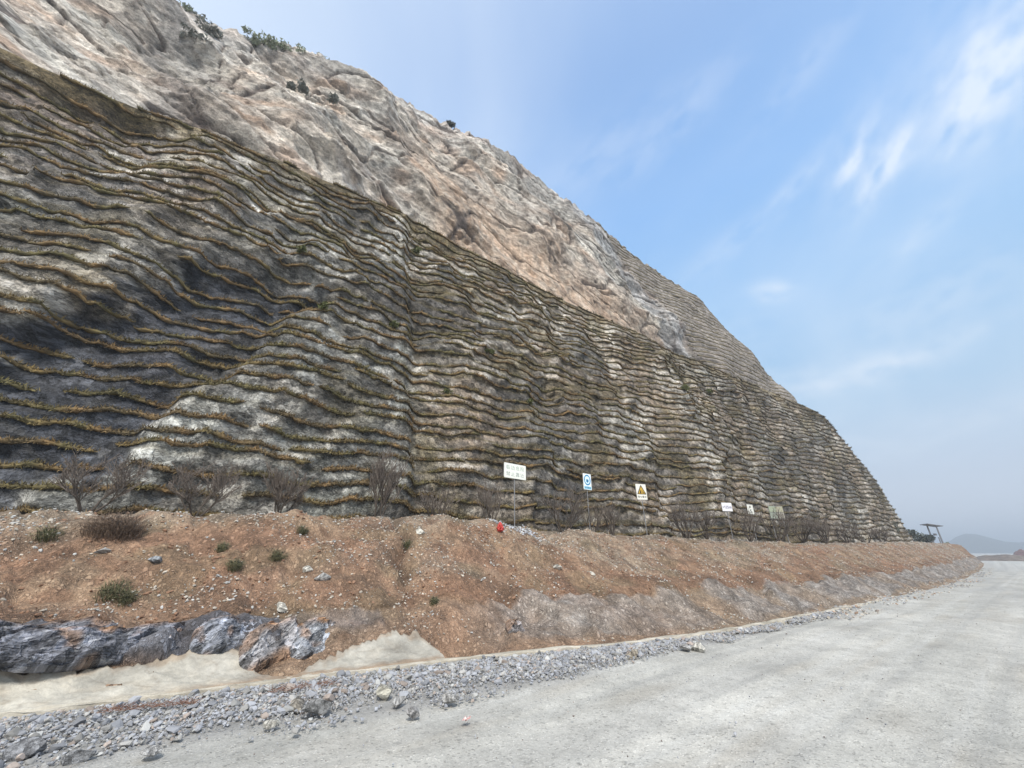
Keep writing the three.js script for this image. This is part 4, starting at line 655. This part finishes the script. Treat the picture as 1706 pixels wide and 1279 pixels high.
// ------------------------------------------------------------------ signs
const STROKES = { // hanzi as strokes on a 10 x 10 field, y down
  '临': [[1, 1, 1, 8], [2.6, 0, 2.6, 9.5], [4.6, 0, 3.6, 3], [4.4, 1.6, 9.2, 1.6], [6, 2.6, 7, 4], [4, 5, 4, 9], [4, 5, 9, 5, 9, 9], [4, 9, 9, 9], [6.5, 5, 6.5, 9]],
  '边': [[1, 0.5, 2, 2], [0.5, 3.5, 2.4, 3.5, 2, 7], [2, 7, 0.5, 8.6], [1, 8, 4, 9.4, 9.6, 9.4], [4, 2.6, 9, 2.6, 8.4, 7.6, 7, 7.2], [6.4, 0.4, 6, 4, 4, 7.8]],
  '危': [[4, 0, 1.6, 2.8], [4, 1, 7.4, 1, 6, 2.8], [1, 3, 9.4, 3], [2.4, 3, 2, 6.6, 0.6, 9.6], [4, 4.6, 7.6, 4.6, 7.6, 6.8, 6.2, 6.6], [4, 4.6, 4, 9, 9, 9, 9, 7.4]],
  '险': [[1, 0.6, 1, 9.6], [1, 0.8, 3.2, 0.8, 2.2, 3, 3.2, 5, 1.4, 5.6], [6.4, 0, 3.6, 3.6], [6.4, 0, 9.6, 3.6], [5, 4, 8, 4], [4.4, 5.6, 5.2, 7.4], [6.2, 5.2, 6.6, 7.4], [8.6, 5, 7.6, 8], [3.8, 9, 9.6, 9]],
  '禁': [[0.6, 1.4, 4.4, 1.4], [2.5, 0, 2.5, 4.6], [2.4, 1.6, 0.6, 4], [2.6, 1.6, 4.2, 3.6], [5.4, 1.4, 9.4, 1.4], [7.4, 0, 7.4, 4.6], [7.3, 1.6, 5.6, 3.8], [7.5, 1.6, 9.4, 3.8], [2.4, 5.4, 7.6, 5.4], [0.8, 6.8, 9.2, 6.8], [5, 6.8, 5, 9.8], [3, 7.8, 1.6, 9.2], [7, 7.8, 8.6, 9.2]],
  '止': [[5, 0.4, 5, 9], [5, 4.2, 8.4, 4.2], [2.4, 3.6, 2.4, 9], [0.4, 9, 9.6, 9]],
  '靠': [[2.8, 0, 1.8, 1.6], [2.2, 1.2, 8, 1.2], [0.6, 2.6, 9.4, 2.6], [5, 0, 5, 2.6], [2.6, 3.6, 7.4, 3.6, 7.4, 5.2, 2.6, 5.2, 2.6, 3.6], [4, 5.6, 3.8, 8, 2.6, 9.8], [6, 5.6, 6, 9.8], [1, 6.4, 4, 6.4], [1, 7.6, 4, 7.6], [0.6, 8.8, 4, 8.8], [6, 6.4, 9, 6.4], [6, 7.6, 9, 7.6], [6, 8.8, 9.4, 8.8]],
  '近': [[1, 0.5, 2, 2], [0.5, 3.5, 2.4, 3.5, 2, 7], [2, 7, 0.5, 8.6], [1, 8, 4, 9.4, 9.6, 9.4], [8.6, 0.4, 5, 1.4], [5, 1.4, 4.8, 5, 3.8, 7.6], [5, 4, 9.4, 4], [7.4, 4, 7.4, 8.2]],
  '当': [[5, 0, 5, 3.6], [2, 0.8, 3, 3], [8, 0.8, 7, 3], [1.4, 4, 8.8, 4, 8.8, 9.4], [2, 6.6, 8.8, 6.6], [1.2, 9.4, 8.8, 9.4]],
  '心': [[1.4, 4, 0.8, 7.6], [3.4, 3, 3.4, 8, 4.4, 9.2, 7.6, 9.2, 8, 7.2], [5, 2, 6, 4], [8, 3.6, 9.4, 6]],
  '落': [[0.8, 1.4, 9.2, 1.4], [3.2, 0.2, 3.2, 2.6], [6.8, 0.2, 6.8, 2.6], [1, 3.4, 2, 4.4], [0.6, 5.6, 1.8, 6.6], [2, 7.4, 0.8, 9.6], [5.2, 2.8, 3.4, 5.4], [4.8, 3.6, 8.2, 3.6, 5.6, 6.4, 3, 7.6], [5, 4.6, 9.6, 7], [4.4, 7.2, 8.2, 7.2, 8.2, 9.6, 4.4, 9.6, 4.4, 7.2]],
  '石': [[0.6, 1.2, 9.4, 1.2], [4.6, 1.2, 3.2, 5, 0.6, 8], [3.4, 4.8, 8.6, 4.8, 8.6, 9.2, 3.4, 9.2, 3.4, 4.8]],
  '必': [[1.2, 4.4, 0.8, 7.4], [3, 3.4, 3.2, 8.4, 5, 9.2, 7.8, 9, 8, 7.4], [4.2, 1.4, 5.4, 3], [8.4, 3.6, 9.4, 6], [8, 0.6, 5, 6, 1, 9.6]],
  '须': [[3.4, 0.4, 0.8, 2.6], [3.6, 3, 0.8, 5.4], [3.8, 5.8, 0.6, 9.2], [4.8, 1, 9.6, 1], [7, 1, 6.4, 2.8], [5.4, 2.8, 5.4, 7.2], [5.4, 2.8, 9, 2.8, 9, 7.2], [7.2, 3.8, 7, 7, 4.8, 9.6], [7.6, 7.6, 9.6, 9.6]],
  '戴': [[0.8, 1.4, 6, 1.4], [3, 0, 3, 2.8], [0.6, 2.8, 9.4, 2.8], [1.4, 3.8, 5, 3.8, 5, 6, 1.4, 6, 1.4, 3.8], [0.8, 7.4, 5.6, 7.4], [2, 6.4, 2, 8.4], [4.2, 6.4, 4.2, 8.4], [0.4, 8.6, 6, 8.6], [6.8, 0, 7.6, 6, 9.4, 9.4, 9.6, 7.8], [9, 4, 6, 9], [8, 0.6, 9, 1.8]],
  '盔': [[0.8, 1.4, 8, 1.4], [3.2, 0, 2, 4.4, 0.6, 5.6], [5, 2.2, 4.6, 4, 3.4, 5.8], [6.4, 2.2, 7.6, 3.4], [4.6, 3.6, 8.8, 5.4], [1.6, 6.4, 8.4, 6.4, 8.4, 9.2], [1.6, 6.4, 1.6, 9.2], [3.8, 6.4, 3.8, 9.2], [6.2, 6.4, 6.2, 9.2], [0.4, 9.4, 9.6, 9.4]],
};
function hanzi(g, text, x, y, size, gap, w, color) {
  g.strokeStyle = color; g.lineWidth = w; g.lineCap = 'round'; g.lineJoin = 'round';
  [...text].forEach((ch, n) => { for (const s of STROKES[ch]) { g.beginPath(); for (let i = 0; i < s.length; i += 2) g[i ? 'lineTo' : 'moveTo'](x + n * (size + gap) + s[i] / 10 * size, y + s[i + 1] / 10 * size); g.stroke(); } });
}
function print(w, h, draw) { const c = document.createElement('canvas'); c.width = w; c.height = h; draw(c.getContext('2d')); const t = new THREE.CanvasTexture(c); t.colorSpace = THREE.SRGBColorSpace; t.magFilter = THREE.LinearFilter; return mat({ map: t, roughness: 0.55 }); }
function roundedBoard(w, h, r, d) { const s = new THREE.Shape(); s.moveTo(-w / 2 + r, -h / 2); s.lineTo(w / 2 - r, -h / 2); s.quadraticCurveTo(w / 2, -h / 2, w / 2, -h / 2 + r); s.lineTo(w / 2, h / 2 - r); s.quadraticCurveTo(w / 2, h / 2, w / 2 - r, h / 2); s.lineTo(-w / 2 + r, h / 2); s.quadraticCurveTo(-w / 2, h / 2, -w / 2, h / 2 - r); s.lineTo(-w / 2, -h / 2 + r); s.quadraticCurveTo(-w / 2, -h / 2, -w / 2 + r, -h / 2); return d ? new THREE.ExtrudeGeometry(s, { depth: d, bevelEnabled: true, bevelSize: 0.004, bevelThickness: 0.003, bevelSegments: 1, curveSegments: 5 }) : new THREE.ShapeGeometry(s, 5); }
function sign(v, px, py, base, w, h, face, label, turn = 0, lean = 0) {   // px, py: middle of the board
  const q = atV(px, py, v), foot = 2.2, o = thing('sign', P3(q.u, foot, v), label, 'sign');
  const H = q.h - foot, board = mesh('panel', roundedBoard(w, h, Math.min(w, h) * 0.06, 0.015), M.panel, o); board.position.set(0, H, 0.03);
  const gf = roundedBoard(w - 0.012, h - 0.012, Math.min(w, h) * 0.05, 0), p = gf.attributes.position, uv = gf.attributes.uv; for (let i = 0; i < p.count; i++) uv.setXY(i, p.getX(i) / w + 0.5, p.getY(i) / h + 0.5);
  const pr = mesh('print', gf, face, board); pr.position.z = 0.0215;
  const post = mesh('post', new THREE.CylinderGeometry(0.018, 0.02, H + h * 0.3 + 0.1, 10), M.metal, o); post.position.y = (H + h * 0.3 - 0.1) / 2;
  for (const dy of [-h * 0.22, h * 0.2]) { const c = mesh('clamp', new THREE.BoxGeometry(0.11, 0.03, 0.06), M.metal, o); c.position.set(0, H + dy, 0.0); }
  o.rotation.set(0, turn, lean); return o;
}
{
  const k = (px, py, v) => atV(px, py, v).t / 650;
  { const v = 10.5, s = k(857, 786, v); sign(v, 857, 786, 886, 35 * s * 1.38, 24 * s, print(512, 320, (g) => { g.fillStyle = '#eef0e6'; g.fillRect(0, 0, 512, 320); hanzi(g, '临边危险', 44, 44, 92, 18, 9, '#a9b5ab'); hanzi(g, '禁止靠近', 44, 184, 92, 18, 9, '#a3aaa3'); for (const [x, y] of [[22, 22], [490, 22], [22, 298], [490, 298]]) { g.fillStyle = '#c4c8c0'; g.beginPath(); g.arc(x, y, 6, 0, 7); g.fill(); } }), 'white sign with two lines of faded pale lettering on a post'); }
  { const v = 10.3, s = k(977, 803, v); sign(v, 977, 803, 884, 12.5 * s * 1.55, 26 * s, print(320, 480, (g) => {
    g.fillStyle = '#eaf4fa'; g.fillRect(0, 0, 320, 480); g.fillStyle = '#2a86b8'; g.beginPath(); g.ellipse(160, 190, 134, 160, 0, 0, 7); g.fill();
    g.fillStyle = '#dff3fb'; g.beginPath(); g.moveTo(64, 166); g.quadraticCurveTo(70, 74, 160, 70); g.quadraticCurveTo(250, 74, 256, 166); g.lineTo(222, 176); g.quadraticCurveTo(160, 148, 98, 176); g.closePath(); g.fill();
    g.beginPath(); g.ellipse(160, 210, 96, 96, 0, 0, 7); g.fill(); g.fillStyle = '#1f6f9f'; g.beginPath(); g.moveTo(112, 170); g.lineTo(208, 170); g.lineTo(206, 240); g.quadraticCurveTo(160, 300, 114, 240); g.closePath(); g.fill();
    g.fillStyle = '#8ccbe6'; g.fillRect(20, 380, 280, 82); hanzi(g, '必须戴盔', 34, 392, 56, 9, 6, '#2b5c7c'); }), 'blue and white safety sign with a round head symbol', -0.05); }
  { const v = 9.9, s = k(1069, 820, v); sign(v, 1069, 820, 894, 16 * s * 1.4, 25 * s, print(320, 480, (g) => {
    g.fillStyle = '#e9e6dc'; g.fillRect(0, 0, 320, 480); g.fillStyle = '#c9a33a'; g.strokeStyle = '#2a241a'; g.lineWidth = 24; g.lineJoin = 'round'; g.beginPath(); g.moveTo(160, 40); g.lineTo(288, 306); g.lineTo(32, 306); g.closePath(); g.fill(); g.stroke();
    g.fillStyle = '#3a2c14'; g.beginPath(); g.moveTo(96, 284); g.lineTo(120, 200); g.lineTo(150, 178); g.lineTo(148, 284); g.closePath(); g.fill(); for (const [x, y, r] of [[192, 220, 13], [205, 258, 19], [176, 192, 9], [230, 278, 12]]) { g.beginPath(); g.arc(x, y, r, 0, 7); g.fill(); }
    hanzi(g, '当心落石', 26, 362, 56, 14, 9, '#23262a'); }), 'yellow warning triangle sign with black lettering on a leaning post', -0.25, 0.03); }
  { const v = 9.2, s = k(1210, 845, v); sign(v, 1210, 845, 906, 15 * s * 1.35, 13.5 * s, print(384, 288, (g) => { g.fillStyle = '#e6e4e8'; g.fillRect(0, 0, 384, 288); g.fillStyle = '#55567a'; g.font = 'bold 128px sans-serif'; g.textAlign = 'center'; g.textBaseline = 'middle'; g.fillText('+125m', 192, 150, 350); }), 'small white elevation sign with blue figures on a grey post', -0.45); }
  { const v = 9.0, s = k(1249, 849, v); sign(v, 1249, 849, 900, 9 * s * 1.6, 15 * s, print(256, 400, (g) => { g.fillStyle = '#dcdcd4'; g.fillRect(0, 0, 256, 400); g.fillStyle = '#33342f'; g.textAlign = 'center'; g.textBaseline = 'middle'; g.font = 'bold 150px sans-serif'; g.fillText('P', 128, 110); g.font = 'bold 210px sans-serif'; g.fillText('5', 128, 282); }), 'narrow white sign with a single large figure 5', -0.3); }
  { // four pale panels in a frame
    const v = 8.6, q = atV(1293, 854, v), s = q.t / 650, w = 22 * s * 1.4, h = 20 * s, foot = 2.2, o = thing('notice_board', P3(q.u, foot, v), 'board of four pale green panels in a two by two frame', 'notice board'), H = q.h - foot;
    for (const i of [-1, 1]) for (const j of [-1, 1]) { const p = mesh('panel', roundedBoard(w * 0.45, h * 0.44, 0.02, 0.012), mat({ color: new THREE.Color().setRGB(0.35 + 0.03 * i, 0.36, 0.28 - 0.02 * j), roughness: 0.6 }), o); p.position.set(i * w * 0.25, H + j * h * 0.25, 0.025); }
    for (const y of [-0.5, 0, 0.5]) { const r = mesh('rail', new THREE.BoxGeometry(w * 1.02, 0.03, 0.03), M.metal, o); r.position.set(0, H + y * h, 0); }
    for (const x of [-0.4, 0.4]) { const r = mesh('post', new THREE.CylinderGeometry(0.022, 0.024, H + h * 0.5 + 0.1, 8), M.metal, o); r.position.set(x * w, (H + h * 0.5 - 0.1) / 2, -0.04); }
    o.rotation.y = -0.45;
  }
}
// red bag at the bank top
{
  const q = atV(833, 886, 9.75), g = new THREE.IcosahedronGeometry(0.11, 4), p = g.attributes.position, w = new THREE.Vector3();
  for (let i = 0; i < p.count; i++) { w.fromBufferAttribute(p, i); const y = (w.y / 0.11 + 1) / 2, pinch = lerp(1.15, 0.32, Math.pow(y, 0.9)) * (1 + 0.5 * n3(w.x * 14, w.y * 14, w.z * 18)); p.setXYZ(i, w.x * pinch, y * 0.27, w.z * pinch); }
  g.computeVertexNormals(); const o = mesh('plastic_bag', g, mat({ color: new THREE.Color().setRGB(0.46, 0.05, 0.04), roughness: 0.5 })); o.position.copy(onBank(833, 888).p); tag(o, 'small crumpled red plastic bag on the bank top by a bare shrub', 'bag');
}
// litter on the road
{
  const q = atH(777, 1200, 0.02), S = new Soup(), N = 7; for (let i = 0; i < N; i++) for (let j = 0; j < N; j++) S.v((i / 6 - 0.5) * 0.09, 0.018 + 0.022 * n3(i * 0.6, j * 0.6, 9), (j / 6 - 0.5) * 0.07, i % 3 === 1 ? [0.75, 0.74, 0.72] : [0.60, 0.30, 0.28]);
  for (let i = 0; i < 6; i++) for (let j = 0; j < 6; j++) { const a = i * N + j; S.tri(a, a + 1, a + N); S.tri(a + 1, a + N + 1, a + N); }
  const o = mesh('wrapper', S.get(), M.plant); o.position.copy(P3(q.u, 0.012, q.v)); o.rotation.y = 0.6; tag(o, 'crumpled pink and white wrapper lying on the road', 'wrapper');
}
// canopy stand on the bench end
{
  const v = 5.4, q = atV(1557, 890, v), k = q.t / 650, o = thing('canopy_stand', P3(q.u, 2.55, v), 'open stand with a tilted dark roof at the far bench end', 'canopy'), dk = mat({ color: new THREE.Color().setRGB(0.17, 0.17, 0.185), roughness: 0.7 });
  const top = atV(1557, 878, v).h - 2.55, W = 22 * k, rf = mesh('roof', new THREE.BoxGeometry(W * 1.0, 0.09, W * 0.9), dk, o); rf.position.y = top; rf.rotation.set(0.22, 0.5, -0.12);
  for (const [x, z] of [[-0.34, 0.3], [0.34, 0.3], [-0.34, -0.3], [0.34, -0.3]]) { const p = mesh('post', new THREE.CylinderGeometry(0.06, 0.07, top + 0.2, 8), dk, o); p.position.set(x * W, top / 2 - 0.12, z * W * 0.8); }
  const lamp = mesh('tank', new THREE.CylinderGeometry(0.22, 0.22, 0.3, 12), dk, o); lamp.position.set(0.1, top * 0.55, 0); 
  const wall = mesh('side_wall', new THREE.BoxGeometry(W * 0.7, top * 0.42, 0.08), dk, o); wall.position.set(0, top * 0.2, 0.3);
}
// far end: low berm, red mound, hills
{
  const dune = (name, u, v, L, Wd, Hh, c, label, cat, seedN) => { const o = mesh(name, grid(41, 17, (i, j) => { const a = i / 20 - 1, b = j / 8 - 1, e = Math.max(0, 1 - a * a) * Math.max(0, 1 - b * b); return { p: [a * L, Hh * Math.pow(e, 0.6) * (1 + 0.35 * n3(a * 4, b * 2, seedN)) - 0.06, b * Wd], c: c.map((x) => x * (1.3 + 0.4 * n3(a * 7, b * 5, seedN + 1))), uv: [a * L, b * Wd] }; }), M.soil); o.position.copy(P3(u, 0, v)); tag(o, label, cat); return o; };
  const q = atH(1666, 930, 0); dune('earth_berm', 150, -1.5, 20, 5, 0.95, [0.30, 0.25, 0.215], 'low grey brown berm beside the road beyond the bank end', 'berm', 5);
  const q2 = atH(1704, 921, 0.9); const r = ray(1705, 918), t = 190; dune('soil_mound', r[0] * t, r[2] * t, 4, 4, 2.4, [0.25, 0.11, 0.09], 'rust red mound beside the far road at the right edge', 'mound', 9);
  const ridge = (dist, az0, az1, hf, name, label) => { const cols = 90, o = mesh(name, grid(cols, 6, (i, j) => { const az = lerp(az0, az1, i / (cols - 1)), d = dist + j * dist * 0.06, h = hf(az) * [0, 0.55, 0.9, 1, 0.7, 0][j] * (1 + 0.1 * n3(i * 0.3, j, 3)); return { p: [Math.cos(az) * d, h - 12, -Math.sin(az) * d], c: [0.12, 0.14, 0.11], uv: [i * 20, j * 20] }; }), M.soil); tag(o, label, 'hill', null, 'structure'); };
  ridge(1050, -0.9, 0.22, (a) => 16 + 34 * Math.exp(-(((a - 0.012) / 0.035) ** 2)) + 24 * Math.exp(-(((a + 0.10) / 0.06) ** 2)) + 9 * n3(a * 14, 0, 5), 'hills', 'hazy blue hills on the horizon beyond the end of the road');
  ridge(1700, -1.2, 0.3, (a) => 42 + 34 * n3(a * 7, 3, 5) + 10 * n3(a * 25, 3, 9), 'far_hills', 'faintest hill line fading into the sky behind the nearer hills');
}
renderer.render(scene, camera);
